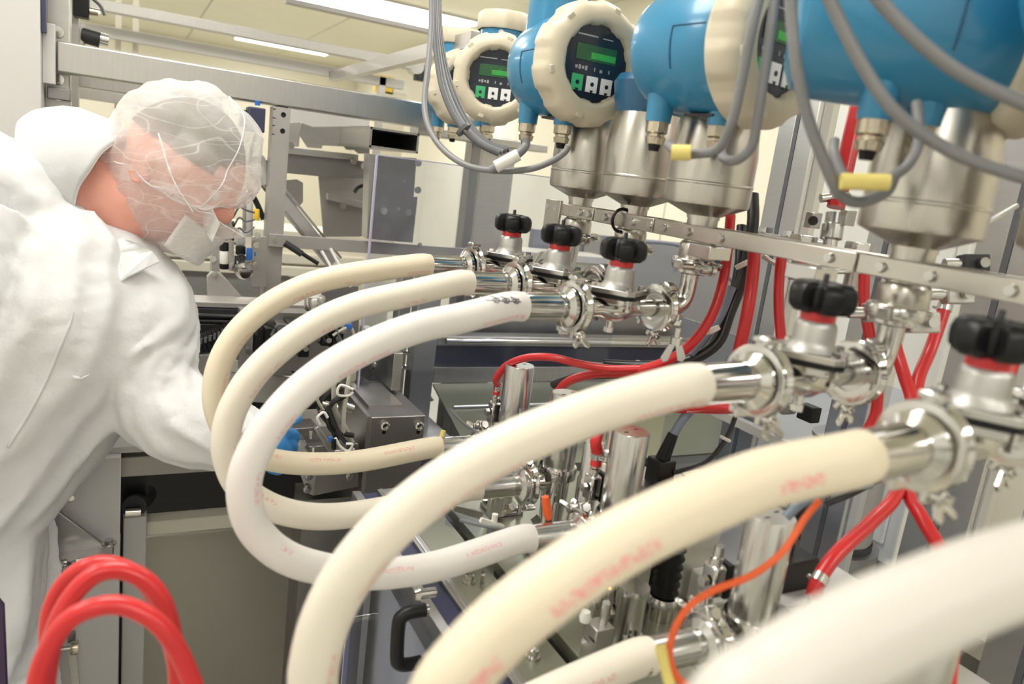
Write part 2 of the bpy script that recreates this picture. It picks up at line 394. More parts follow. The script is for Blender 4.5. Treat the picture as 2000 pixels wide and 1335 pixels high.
post.add([(px0, yf, 0), (px0, yf, ztop), (px0, yf + .05, ztop), (px0, yf + .05, 0)], [(0, 1, 2, 3)]); post.add([(px1, yf, 0), (px1, yf, ztop), (px1, yf + .05, ztop), (px1, yf + .05, 0)], [(3, 2, 1, 0)])
post.add([(px0, yf, ztop), (px1, yf, ztop), (px1, yf + .05, ztop), (px0, yf + .05, ztop)], [(0, 1, 2, 3)]); post.add([(px0, yf + .05, 0), (px1, yf + .05, 0), (px1, yf + .05, ztop), (px0, yf + .05, ztop)], [(0, 1, 2, 3)])
po = post.build('post', 'frame_paint', mf)
for h in hz: MB().bx(hc - .012, hc + .012, yf + .008, yf + .03, h - .012, h + .012).build('hole_shade', 'rubber', po)  # dark block behind each hole stands in for the shade inside the post
MB().bx(px0 + .012, px1 - .004, YB, YB + .04, ztop, zb).build('spacer', 'rubber', mf)
c0, c1 = aY(526, 456, YB - .02), aY(926, 481, YB - .02); cb = aY(526, 481, YB - .02)
MB().bx(c0.x, c1.x, YB - .022, YB - .012, cb.z, c0.z).build('crossbar', 'frame_paint', mf, bevel=.001)
bolts(mf, [aY(537, 467, YB - .022), aY(820, 478, YB - .022)], -YV, .004, .003, 'steel')
# open box tube end and bolted plate
q0, q1 = aY(724, 247, YB - .08), aY(816, 300, YB - .08)
bt = MB(); th = .005
for b in ((q0.x, q1.x, q0.z - th, q0.z), (q0.x, q1.x, q1.z, q1.z + th), (q0.x, q0.x + th, q1.z, q0.z), (q1.x - th, q1.x, q1.z, q0.z)): bt.bx(b[0], b[1], YB - .08, YB + .25, b[2], b[3])
bto = bt.build('box_tube', 'steel_h', mf); MB().bx(q0.x + th, q1.x - th, YB + .2, YB + .24, q1.z + th, q0.z - th).build('tube_shade', 'rubber', bto)  # black block deep in the open tube stands in for its shaded inside
p = [aY(x, y, YB - .06) for x, y in ((735, 303), (814, 309), (808, 384), (816, 384), (806, 474), (718, 466))]
MB().plate(p, .006).build('mounting_plate', 'steel_dark', mf, bevel=.0006)
bolts(mf, [aY(x, y, YB - .06) for x, y in ((750, 412), (798, 415), (817, 318), (816, 371))], -YV, .006, .005)
bolts(mf, [aY(x, y, YB - .06) for x, y in ((778, 407), (790, 354))], -YV, .0025, .002)
p = [aY(x, y, YB - .055) for x, y in ((722, 300), (737, 303), (724, 468), (717, 466))]
MB().plate(p, .05).build('side_web', 'steel', mf)
# right hand posts of the frame
for (xa, xb, ya, m) in ((918, 936, YB + .1, 'steel_dark'), (937, 1004, YB + .14, 'steel')):
    a, b = aY(xa, 330, ya), aY(xb, 330, ya); MB().bx(a.x, b.x, ya, ya + .05, 0, aY(xa, 262, ya).z).build('post', m, mf, bevel=.002)
a, b = aY(818, 246, YB + .05), aY(1010, 282, YB + .05); MB().bx(a.x, b.x + .1, YB + .05, YB + .12, aY(818, 262, YB + .05).z, a.z).build('beam', 'steel_h', mf, bevel=.002)
# left stub post, flange, bracket
a, b = aY(86, 60, YB + .06), aY(137, 60, YB + .06)
MB().bx(a.x, b.x, YB + .065, YB + .12, 0, 2.3).build('post', 'steel', mf, bevel=.003)
a, b = aY(82, 43, YB - .02), aY(108, 165, YB - .02); MB().bx(a.x, b.x, YB - .02, YB, b.z, a.z).build('flange', 'panel_white', mf, bevel=.001)
bolts(mf, [aY(113, 62, YB + .06), aY(113, 155, YB + .06), aY(114, 185, YB + .03)], -YV, .008, .008)
a, b = aY(92, 168, YB + .02), aY(138, 198, YB + .02); MB().bx(a.x, b.x, YB + .02, YB + .065, b.z, a.z).build('bracket', 'steel_dark', mf, bevel=.002)
a, b = aY(135, 142, YB + .4), aY(330, 195, YB + .4); MB().bx(a.x, b.x, YB + .4, YB + .45, b.z, a.z).build('rear_beam', 'steel_h', mf, bevel=.002)

sc = thing('steel_column', 'wide pale steel column panel at the left edge above the worker', 'column', (-.3, YB, 0))
a = aY(79, 60, YB - .05)
MB().bx(-.62, a.x, YB - .05, YB + .06, 0, 2.4).build('casing', 'panel_white', sc, bevel=.002)
MB().bx(a.x + .001, a.x + .009, YB - .045, YB, 1.72, 2.4).build('edge_strip', 'navy', sc)

# rear frame: slim rails, posts and clamp far behind the beam
rf = thing('rear_frame', 'slim pale rails of a second frame behind the long beam', 'frame', (1, 3, 0))
def xrail(parent, pxa, pya, pxb, Y, hpx, m, nm='rail', th=.04):
    a = aY(pxa, pya, Y); b = aY(pxb, pya, Y); h = (aY(pxa, pya - hpx / 2, Y).z - aY(pxa, pya + hpx / 2, Y).z)
    return MB().bx(a.x, b.x, Y, Y + th, a.z - h / 2, a.z + h / 2).build(nm, m, parent, bevel=.002)
xrail(rf, 150, 0, 815, 2.9, 22, 'steel_h'); xrail(rf, 150, 52, 800, 3.0, 22, 'panel_white'); xrail(rf, 560, 0, 960, 3.5, 11, 'steel_dark'); xrail(rf, 150, 180, 330, 3.0, 22, 'steel_h')
for x, m in ((231, 'cream_box'), (265, 'cream_box')):
    a, b = aY(x - 6, 60, 3.05), aY(x + 6, 60, 3.05); MB().bx(a.x, b.x, 3.05, 3.09, 0, 2.1).build('post', m, rf)
a = aY(650, 150, 3.0); MB().beam(a, a - YV * 1.35, .03, .035).build('side_rail', 'steel_h', rf)
a = aY(810, 130, 3.0); MB().lathe([(0, -.03), (.03, -.03), (.035, 0), (.03, .03), (0, .03)], a, YV, 18).build('clamp_head', 'chrome', rf)
MB().box(a + V((.03, 0, -.02)), (.05, .05, .06)).build('clamp_body', 'rubber', rf, bevel=.004)
a = aY(745, 150, 3.0); MB().bx(a.x - .005, a.x + .02, 3.0, 3.03, 1.2, a.z).build('post', 'steel', rf)
mch = thing('warning_board', 'yellow and white board hanging beyond the clamp under the ceiling', 'board', aY(765, 165, 4))
a, b = aY(735, 145, 4), aY(768, 185, 4); MB().bx(a.x, b.x, 4, 4.02, b.z, a.z).build('yellow_panel', 'yellow', mch)
a, b = aY(769, 160, 4), aY(795, 185, 4); MB().bx(a.x, b.x, 4, 4.02, b.z, a.z).build('white_panel', 'tag_white', mch)
MB().bx(aY(738, 185, 4).x, b.x, 4.0, 4.02, 0, b.z - .002).build('board_stand', 'cream_box', mch)
# small junction at upper left
jb = thing('sensor_box', 'black sensor box with brass plug in the upper left corner', 'sensor', aY(160, 20, 2.2))
a, b = aY(142, 0, 2.2), aY(174, 35, 2.2); MB().bx(a.x, b.x, 2.2, 2.25, b.z, a.z + .03).build('body', 'black', jb, bevel=.002)
MB().cyl(aY(175, 22, 2.22), aY(192, 25, 2.22), .009).build('plug', 'brass', jb)
MB().bx(a.x - .05, a.x + .01, 2.25, 2.29, 1.0, 2.2).build('mount', 'steel', jb)
MB().tube([aY(205, 30, 2.22), aY(195, 10, 2.22), aY(172, -10, 2.22), aY(150, -30, 2.22)], .004, 8).build('cord', 'cable_dark', jb)
jb2 = thing('valve_cluster', 'small dark valve with chrome ends on the rear rail at upper left', 'valve', aY(190, 75, 2.4))
MB().cyl(aY(160, 68, 2.4), aY(195, 78, 2.4), .02).build('body', 'rubber', jb2); MB().cyl(aY(196, 76, 2.4), aY(212, 80, 2.4), .016).build('cap', 'chrome', jb2)
MB().cyl(aY(155, 45, 2.4), aY(155, 100, 2.4), .014).build('stem', 'steel', jb2)
MB().bx(aY(138, 60, 2.41).x, aY(150, 60, 2.41).x, 2.41, 2.44, 1.0, aY(140, 35, 2.41).z).build('mount', 'steel', jb2)

# black solenoid block on the post
sb = thing('solenoid_block', 'black solenoid block with blue push fitting beside the post with two holes', 'solenoid', aY(505, 235, YB - .03))
a, b = aY(486, 207, YB - .03), aY(517, 260, YB - .03); MB().bx(a.x, b.x, YB - .03, YB + .02, b.z, a.z).build('body', 'navy', sb, bevel=.003)
for y in (225, 242): MB().cyl(aY(488, y, YB), aY(468, y - 2, YB), .011 if y < 230 else .009).build('coil', 'rubber', sb)
MB().cyl(aY(503, 206, YB), aY(503, 197, YB), .006).build('push_fitting', 'blue_cap', sb); MB().cyl(aY(466, 222, YB), aY(452, 220, YB), .004).build('rod', 'brass', sb)
MB().tube([aY(500, 260, YB), aY(496, 275, YB), aY(492, 290, YB + .02), aY(488, 320, YB + .05)], .004, 8).build('lead', 'cable_black', sb)
cbm = thing('cable_bundle', 'black cables hanging under the long beam above the hair cover', 'cable', aY(400, 185, YB - .02))
for k in range(5): MB().tube([aY(335 + k * 6, 181 + k * 2, YB + .02), aY(375 + k * 9, 183 + k, YB), aY(410 + k * 5, 193 + k * 3, YB - .005), aY(430 - k, 215, YB), aY(433, 240, YB + .05)], .0045, 8).build('cable', 'cable_black', cbm)
MB().cyl(aY(428, 182, YB + .01), aY(432, 222, YB + .01), .005).build('tie', 'rubber', cbm)

# sheet-metal hopper right of the post
hp = thing('hopper', 'folded sheet-metal hopper and chute to the right of the post with two holes', 'hopper', (.6, 2.1, 1.1))
def pl(parent, pts, Y, t, m, nm, bevel=.0008): return MB().plate([aY(x, y, Y) for x, y in pts], t).build(nm, m, parent, bevel=bevel)
pl(hp, [(562, 205), (722, 232), (722, 240), (720, 245), (610, 248), (562, 240)], 2.32, .004, 'panel_white', 'back_sheet')
pl(hp, [(588, 238), (612, 248), (722, 244), (722, 300), (700, 300), (692, 293), (676, 292), (672, 286), (630, 284), (628, 290), (600, 288), (584, 262)], 2.12, .006, 'steel', 'lip')
pl(hp, [(562, 240), (588, 238), (584, 286), (562, 288)], 2.14, .02, 'frame_paint', 'side_plate')
pl(hp, [(560, 286), (700, 302), (700, 314), (560, 300)], 2.10, .05, 'steel', 'ledge')
pl(hp, [(560, 300), (715, 315), (718, 350), (622, 344), (560, 338)], 2.13, .006, 'steel_dark', 'front_sheet')
pl(hp, [(622, 344), (718, 350), (728, 462), (632, 462)], 2.16, .006, 'frame_paint', 'chute')
pl(hp, [(640, 378), (724, 397), (724, 412), (640, 390)], 2.12, .03, 'steel', 'arm')
pl(hp, [(557, 352), (580, 350), (592, 357), (592, 394), (584, 403), (557, 402)], 2.05, .008, 'frame_paint', 'gusset')
bolts(hp, [aY(690, 314, 2.095), aY(711, 324, 2.11), aY(568, 284, 2.1), aY(670, 402, 2.115)], -YV, .006, .005)
MB().tube([aY(692, 376, 2.08), aY(700, 366, 2.08), aY(714, 362, 2.08), aY(724, 366, 2.08)], .005, 8).build('cord', 'cable_black', hp)

# diagonal aluminium slide with pneumatic cylinder
ds = thing('diagonal_slide', 'diagonal aluminium slide rail crossing behind the post', 'rail', aY(570, 410, 2.02))
a, b = aY(492, 318, 2.0), aY(650, 510, 2.0); n_ = (b - a).cross(YV).normalized()
MB().beam(a, b, .03, .045, YV).build('rail_body', 'alu', ds, bevel=.002)
for k in (-1, 1): MB().beam(a + n_ * .02 * k - YV * .026, b + n_ * .02 * k - YV * .026, .006, .006, YV).build('rail_edge', 'satin', ds)
pc = thing('air_cylinder', 'white air cylinder with chrome screw at the right edge of the hair cover', 'cylinder', aY(505, 330, 1.95))
MB().lathe([(0, 0), (.014, .002), (.018, .01), (.018, .07), (0, .07)], aY(502, 303, 1.95), aY(512, 350, 1.95) - aY(502, 303, 1.95), 20).build('barrel', 'panel_white', pc)
MB().cyl(aY(503, 342, 1.93), aY(503, 342, 1.92), .009).build('screw', 'chrome', pc); MB().tube([aY(487, 372, 1.95), aY(495, 385, 1.95), aY(503, 400, 1.95), aY(515, 428, 1.95)], .007, 8).build('black_hose', 'cable_black', pc)
MB().torus(aY(489, 378, 1.94), YV, .009, .003).build('clip', 'chrome', pc)
MB().bx(aY(497, 300, 1.97).x, aY(525, 300, 1.97).x, 1.97, 2.0, aY(500, 352, 1.97).z, aY(500, 310, 1.97).z).build('mount', 'steel_dark', pc)

# filter regulator group behind the worker's chin
fr = thing('filter_regulator', 'compressed-air filter regulator with black bowl, blue ring and chrome knob', 'regulator', aY(470, 540, 1.85))
YR = 1.84
pl(fr, [(413, 470), (429, 470), (429, 600), (413, 590)], YR, .03, 'frame_paint', 'side_bar')
pl(fr, [(447, 470), (457, 472), (457, 530), (447, 528)], YR - .01, .02, 'frame_paint', 'side_bar')
pl(fr, [(430, 430), (450, 410), (458, 470), (415, 472)], YR + .02, .01, 'frame_paint', 'top_plate')
pl(fr, [(492, 462), (520, 462), (520, 560), (490, 560)], YR + .01, .01, 'steel', 'back_plate')
def vc(parent, nm, m, x, y0, y1, w, Y=YR, n=18): 
    a, b = aY(x, y1, Y), aY(x, y0, Y); r = (aY(x + w / 2, y0, Y) - aY(x, y0, Y)).x; MB().lathe([(0, 0), (r * .9, 0), (r, .003), (r, (b - a).length - .003), (r * .9, (b - a).length), (0, (b - a).length)], a, b - a, n).build(nm, m, parent)
vc(fr, 'bowl', 'black', 438, 473, 525, 18); vc(fr, 'bowl_label', 'tag_white', 438, 488, 516, 18.6)
vc(fr, 'valve_block', 'panel_white', 468, 452, 478, 22); vc(fr, 'coil', 'black', 470, 480, 497, 20, YR - .01); vc(fr, 'blue_ring', 'blue_cap', 487, 484, 508, 12, YR - .02)
vc(fr, 'blue_ring', 'blue_cap', 498, 492, 500, 4, YR - .02)
vc(fr, 'body', 'steel', 470, 498, 520, 24); MB().torus(aY(471, 504, YR - .03), YV, .008, .0025).build('gauge', 'rubber', fr); MB().torus(aY(471, 504, YR - .03), YV, .003, .002).build('gauge_hub', 'rubber', fr)
a = aY(474, 525, YR - .02); MB().lathe([(0, 0), (.019, 0), (.021, .01), (.020, .022), (.014, .024), (.012, .045), (0, .046)], a, aY(483, 540, YR - .09) - a, 12).build('knob', 'chrome', fr)
vc(fr, 'post_rod', 'satin', 477, 385, 450, 8, YR + .06); vc(fr, 'post_rod', 'panel_white', 487, 395, 462, 14, YR + .08); vc(fr, 'yellow_tag', 'yellow', 501, 408, 430, 12, YR + .05)
for k in range(3): MB().tube([aY(455 + k, 425 + 18 * k, YR - .02), aY(467, 405 + 20 * k, YR - .03), aY(480, 410 + 22 * k, YR - .03), aY(497, 415 + 14 * k, YR - .02)], .0022, 6).build('pilot_line', 'cable_dark', fr)
for y in (410, 438, 463): MB().torus(aY(455, y, YR - .02), XV, .006, .0025, 14, 6).build('push_ring', 'rubber', fr)
bolts(fr, [aY(416, 506, YR), aY(503, 459, YR), aY(501, 478, YR), aY(499, 516, YR), aY(455, 518, YR - .01)], -YV, .005, .004)
bp_ = thing('support_bracket', 'dark chamfered steel bracket below the filter regulator', 'bracket', aY(440, 590, 1.8))
pl(bp_, [(405, 540), (413, 531), (431, 533), (470, 577), (482, 600), (412, 590), (405, 580)], 1.80, .02, 'frame_paint', 'plate', .002)
bolts(bp_, [aY(420, 536, 1.8), aY(411, 582, 1.8)], -YV, .005, .004); MB().bx(aY(430, 590, 1.8).x, aY(470, 590, 1.8).x, 1.8, 1.86, aY(430, 608, 1.8).z, aY(430, 588, 1.8).z).build('foot', 'steel_dark', bp_)
cw = thing('slatted_cabinet', 'cream slatted cabinet seen between the chin and the bracket', 'cabinet', aY(380, 560, 2.6))
a, b = aY(300, 470, 2.6), aY(540, 600, 2.6)
MB().bx(a.x - .1, b.x + .4, 2.62, 2.9, 0, a.z + .06).build('body', 'cream_box', cw)
for k in range(6):
    z = a.z - .01 - k * .045; MB().bx(a.x - .1, b.x + .3, 2.6, 2.625, z - .04, z).build('slat', 'cream_box', cw, bevel=.006)

# horizontal linear axis with cables and energy chain
la = thing('linear_axis', 'dark linear axis with black tubes and white cable tie right of the sleeve', 'rail', aY(450, 600, 1.7))
a, b = aY(300, 590, 1.72), aY(640, 612, 1.72)
MB().bx(a.x - .1, b.x, 1.72, 1.80, b.z + .006, a.z + .004).build('upper_rail', 'frame_paint', la, bevel=.001)
MB().bx(a.x - .1, b.x, 1.71, 1.80, b.z - .006, b.z + .004).build('slot', 'rubber', la); MB().bx(a.x - .1, b.x, 1.705, 1.80, b.z - .03, b.z - .008).build('lower_rail', 'steel_h', la, bevel=.001)
for k, y in enumerate((617, 627)): MB().tube([aY(300, y - 2, 1.69), aY(370, y, 1.68), aY(430, y + 1, 1.69), aY(560, y + 6, 1.69)], .0058, 10).build('air_tube', 'cable_black', la)
MB().torus(aY(370, 622, 1.68), XV, .012, .003, 16, 6).build('cable_tie', 'tag_white', la)
ch = thing('energy_chain', 'black articulated cable chain below the linear axis', 'cable chain', aY(390, 670, 1.66))
path = catmull([aY(x, y, 1.66) for x, y in ((322, 680), (350, 678), (385, 672), (420, 660), (450, 645), (480, 625))], 4)
for i in range(len(path) - 1):
    d = path[i + 1] - path[i]; c = (path[i] + path[i + 1]) / 2
    MB().beam(c - d * .5, c + d * .36, .05, .03, ZV).build('link', 'black', ch, bevel=.002)
    MB().box(c + V((0, -.027, .012)), (d.length * .5, .004, .012)).build('crossbar', 'cable_dark', ch)
tb = thing('tray_sheet', 'bright sheet-metal tray under the energy chain seen through the hose loops', 'tray', aY(470, 740, 1.6))
pl(tb, [(330, 695), (470, 690), (560, 700), (560, 760), (470, 770), (330, 765)], 1.62, .02, 'steel_dark', 'front_sheet'); pl(tb, [(430, 700), (560, 712), (575, 735), (440, 725)], 1.56, .01, 'satin', 'lip')
pl(tb, [(430, 726), (575, 736), (560, 790), (430, 780)], 1.57, .006, 'steel', 'apron')
lb = thing('dark_enclosure', 'dark machine enclosure behind the cream hose loops', 'enclosure', aY(520, 800, 1.95))
MB().bx(-.05, .50, 1.965, 2.6, .3, aY(500, 612, 1.96).z).build('body', 'rubber', lb); MB().bx(.36, .50, 1.9, 1.96, .5, aY(640, 640, 1.9).z).build('door', 'steel_dark', lb, bevel=.002)
mat('sheet_blue', (.33, .345, .40), .3, .5, .08, 6)
mat('skirt', (.42, .40, .34), .36, .3, .08, 3)
# ------------------------------------------------------------------ gripper station under the first hose loop
gp = thing('gripper_station', 'dark steel gripper block with bolted jaws at the gloved hand', 'gripper', (.36, 1.3, .8))
YG = 1.27
pl(gp, [(604, 872), (700, 866), (700, 950), (612, 968)], YG, .10, 'steel_dark', 'body', .001)
pl(gp, [(557, 842), (566, 836), (600, 880), (618, 925), (612, 968), (600, 962)], YG - .03, .012, 'steel', 'jaw', .001)
pl(gp, [(560, 838), (618, 834), (628, 845), (566, 850)], YG + .02, .05, 'steel_dark', 'jaw_back', .001)
pl(gp, [(614, 838), (622, 832), (655, 878), (652, 890), (645, 888)], YG - .02, .012, 'steel', 'jaw', .001)
pl(gp, [(650, 880), (694, 876), (694, 890), (650, 892)], YG - .02, .05, 'steel', 'jaw_bridge', .001)
bolts(gp, [aY(603, 930, YG - .035), aY(600, 955, YG - .035), aY(682, 930, YG - .005), aY(590, 866, YG - .035), aY(556, 846, YG - .04)], -YV, .005, .006)
for x, y in ((562, 868), (570, 869), (578, 870)): MB().torus(aY(x, y, YG - .045), XV, .008, .0025, 14, 6).build('spring_coil', 'chrome', gp)
vc(gp, 'pin', 'satin', 608, 840, 856, 8, YG - .02); vc(gp, 'pin', 'satin', 613, 872, 885, 10, YG - .03); vc(gp, 'sensor', 'blue_cap', 645, 853, 862, 8, YG - .05); vc(gp, 'sensor_body', 'black', 652, 858, 876, 10, YG - .05)
MB().bx(.30, .44, YG + .02, YG + .10, .3, aY(640, 960, YG + .05).z).build('stand', 'steel_dark', gp)
gc = thing('gripper_cables', 'tangle of grey and black cables with white ties above the gripper block', 'cable', aY(650, 800, 1.3))
def cab(parent, pts, Y, r, m, nm='cable', k=6): return MB().tube([aY(x, y, Y + (0 if len(q) < 3 else q[2])) for q in pts for x, y in (q[:2],)], r, 8, k).build(nm, m, parent)
cab(gc, [(655, 700), (652, 760), (655, 800), (672, 830), (690, 870)], 1.28, .0045, 'cable_beige'); cab(gc, [(690, 690), (682, 740), (672, 800), (670, 850)], 1.27, .0045, 'cable_beige')
cab(gc, [(640, 720), (622, 755), (620, 780), (632, 800)], 1.29, .003, 'cable_beige'); cab(gc, [(668, 758), (640, 770), (625, 800), (645, 830), (660, 860)], 1.30, .005, 'cable_black')
cab(gc, [(675, 772), (650, 785), (640, 810), (650, 840), (690, 850)], 1.27, .005, 'cable_black'); cab(gc, [(640, 790), (655, 830), (672, 860), (695, 880)], 1.26, .004, 'cable_black')
cab(gc, [(690, 760), (665, 752), (660, 770), (680, 772), (690, 765)], 1.25, .0025, 'tag_white'); cab(gc, [(655, 855), (665, 872), (680, 880), (688, 868), (676, 866)], 1.24, .0025, 'tag_white')
cab(gc, [(625, 828), (620, 815), (632, 805), (640, 815)], 1.24, .0025, 'tag_white'); MB().cyl(aY(625, 792, 1.3), aY(655, 800, 1.3), .012).build('plug', 'brass', gc); MB().cyl(aY(672, 792, 1.28), aY(688, 798, 1.28), .009).build('plug', 'chrome', gc)
vp = thing('valve_terminal', 'black valve terminal with fittings crowded behind the hose loops', 'valve block', aY(580, 660, 1.5))
for i in range(9):
    x = 480 + i * 22; y = 662 - i * 4 + (i % 3) * 8
    a = aY(x, y, 1.52 + .02 * (i % 2)); MB().box(a, (.022, .05, .05 + .012 * (i % 3))).build('valve_slice', 'black' if i % 3 else 'steel_dark', vp, bevel=.002)
    MB().cyl(a + V((0, -.025, -.01)), a + V((0, -.045, -.014)), .006).build('fitting', 'chrome' if i % 2 else 'cable_dark', vp)
MB().bx(aY(470, 640, 1.55).x, aY(700, 640, 1.55).x, 1.55, 1.6, aY(600, 720, 1.55).z, aY(600, 612, 1.55).z).build('carrier', 'steel_dark', vp)
for k in range(6): cab(vp, [(500 + 30 * k, 655), (512 + 30 * k, 632 + 3 * k), (535 + 30 * k, 640), (545 + 30 * k, 668)], 1.46, .003, ('cable_black', 'cable_dark', 'cable_beige')[k % 3], 'tube')
vc(vp, 'elbow', 'satin', 670, 622, 650, 12, 1.47); vc(vp, 'blue_collar', 'blue_cap', 682, 632, 642, 12, 1.46); vc(vp, 'steel_block', 'steel', 552, 672, 700, 26, 1.45); vc(vp, 'white_nut', 'tag_white', 472, 655, 665, 6, 1.46)
vc(vp, 'glass_vial', 'satin', 615, 578, 605, 40, 1.5); vc(vp, 'green_tape', 'key_green', 700, 545, 556, 10, 1.6); 
rods = thing('guide_rods', 'two thin pale guide rods rising behind the first cream hose', 'rods', aY(650, 500, 1.8))
for x in (628, 645): MB().cyl(aY(x, 486 + (640 - x) * .3, 1.8), aY(x + 40, 560, 1.78), .0035).build('rod', 'tag_white', rods)
MB().bx(aY(640, 560, 1.8).x, aY(700, 560, 1.8).x, 1.8, 1.86, 1.0, aY(640, 556, 1.8).z).build('holder', 'steel_dark', rods)
bc = thing('black_rod', 'thin black gas strut crossing below the crossbar', 'strut', aY(590, 500, 1.85)); MB().cyl(aY(567, 480, 1.86), aY(622, 515, 1.84), .005).build('rod', 'black', bc); MB().cyl(aY(556, 474, 1.86), aY(590, 496, 1.85), .008).build('barrel', 'rubber', bc)

# bolted box and angle bracket, posts of the conveyor stand
bb = thing('bolted_box', 'steel box with two socket screws behind the hose loops', 'box', (.47, 1.4, .6))
YX = 1.30; x0, x1 = .417, .527
MB().bx(x0, x1, YX, YX + .24, .45, 1.082).build('body', 'steel_dark', bb, bevel=.002); MB().bx(x0 - .008, x0, YX - .004, YX + .24, .45, 1.085).build('side_plate', 'steel', bb)
for x in (751, 818):
    p = aY(x, 830, YX); MB().lathe([(0, 0), (.009, 0), (.009, .006), (.006, .008), (.006, .003), (0, .003)], p, -YV, 18).build('socket_screw', 'chrome', bb)
    MB().lathe([(0, 0), (.004, 0), (.004, .0008), (0, .0008)], p - ZV * .014, -YV, 12).build('pin_hole', 'black', bb)
MB().bx(x0 + .01, x1 - .03, YX + .05, YX + .2, 1.082, 1.088).build('top_recess', 'steel', bb)
ab = thing('angle_bracket', 'thick machined steel bracket with two hex screws on a diagonal arm', 'bracket', (.52, 1.55, .9))
MB().bx(.50, .52, 1.44, 1.70, 1.09, 1.17).build('plate', 'steel', ab, bevel=.001); MB().beam(aY(700, 745, 1.5), aY(780, 800, 1.56), .02, .025).build('diagonal_arm', 'steel', ab)
bolts(ab, [V((.50, 1.57, 1.145)), V((.50, 1.57, 1.108))], -XV, .007, .006); MB().bx(.50, .555, 1.58, 1.70, .0, 1.09).build('base', 'steel_dark', ab)
cs = thing('conveyor_stand', 'pair of steel posts on a bolted foot plate beside the conveyor', 'stand', (.62, 1.58, .7))
for xa, xb, y in ((770, 793, 1.62), (806, 850, 1.55)):
    a, b = aY(xa, 700, y), aY(xb, 700, y); MB().bx(a.x, b.x, y, y + .04, .96, 1.34).build('post', 'steel', cs, bevel=.002)
a, b = aY(778, 798, 1.5), aY(872, 798, 1.5); MB().bx(a.x, b.x, 1.45, 1.62, .955, .972).build('foot_plate', 'steel', cs, bevel=.001)
MB().bx(a.x + .02, b.x, 1.5, 1.62, .4, .955).build('pedestal', 'steel_dark', cs)
bolts(cs, [aZ(792, 785, .974), aZ(838, 780, .974), aY(792, 690, 1.56), aY(791, 718, 1.56), aY(797, 668, 1.56)], ZV, .008, .007)

# conveyor
cv = thing('conveyor', 'long steel conveyor with dark belt running behind the guard panel', 'conveyor', (1.2, 1.8, 0))
YC = 1.75
def band(y0, y1, Y, dY, m, nm, bevel=.001, xa=.72, xb=1.6): MB().bx(xa, xb, Y, Y + dY, aY(900, y1, Y).z, aY(900, y0, Y).z).build(nm, m, cv, bevel=bevel)
band(656, 674, YC, .05, 'steel_h', 'upper_rail'); band(676, 716, YC + .03, .16, 'navy', 'belt'); band(717, 747, YC, .06, 'steel_h', 'side_frame'); band(600, 655, YC + .1, .02, 'steel_dark', 'back_guard')
MB().cyl((.74, YC - .01, aY(900, 664, YC).z), (1.6, YC - .01, aY(900, 664, YC).z), .008).build('guide_rod', 'chrome', cv)
MB().plate([(.72, YC, aY(900, 748, YC).z), (1.6, YC, aY(900, 748, YC).z), (1.6, YC - .32, .90), (.72, YC - .32, .90)], .006).build('drip_tray', 'panel_green', cv)
MB().cyl((.74, YC - .10, .975), (1.6, YC - .10, .975), .006).build('tray_rod', 'satin', cv)
for x in (1.0, 1.3, 1.55): MB().bx(x, x + .05, YC + .08, YC + .12, 0, aY(900, 717, YC).z).build('leg', 'steel', cv)
bn = thing('product_bin', 'clear plastic bin with pale contents beyond the guard panel', 'bin', (1.0, 1.75, 1.1))
a, b = aY(1015, 470, 1.98), aY(1185, 590, 1.98)
MB().bx(a.x, b.x, 1.98, 2.12, b.z, a.z - .03).build('shell', 'cream_box', bn, bevel=.01); MB().bx(a.x - .01, b.x + .01, 1.965, 1.98, a.z - .05, a.z - .03).build('rim', 'panel_white', bn)
MB().bx(a.x + .05, b.x - .05, 2.0, 2.1, 0, b.z).build('stand', 'steel', bn)
rb = thing('partition_sheet', 'blue grey sheet panel standing behind the valves', 'panel', (1.2, 2.0, 0))
MB().bx(aY(1030, 560, 2.15).x, aY(1480, 560, 2.15).x, 2.15, 2.18, 0, aY(1200, 462, 2.15).z).build('sheet', 'sheet_blue', rb); MB().bx(aY(1130, 560, 2.14).x, aY(1160, 560, 2.14).x, 2.14, 2.15, .5, aY(1200, 462, 2.14).z).build('rib', 'steel', rb)
MB().tube([aY(1230, 470, 2.0), aY(1330, 480, 2.0), aY(1400, 520, 2.0), aY(1440, 560, 2.0)], .006, 8).build('trim_tube', 'cable_blue', rb)

# clear guard panel
gpn = thing('guard_panel', 'clear scratched acrylic guard panel with lavender cut edges behind the valves', 'guard', (.8, 1.5, .8))
YP = 1.47; gx0, gx1, gz0, gz1 = aY(735, 303, YP).x + .004, 1.06, .80, aY(735, 303, YP).z
MB().bx(gx0, gx1, YP, YP + .008, gz0, gz1).build('sheet', 'plexi', gpn)
MB().bx(gx0 - .003, gx0, YP - .0005, YP + .0085, gz0, gz1).build('cut_edge', 'plexi_edge', gpn); MB().bx(gx0, gx1, YP - .0005, YP + .0085, gz1, gz1 + .002).build('cut_edge', 'plexi_edge', gpn)

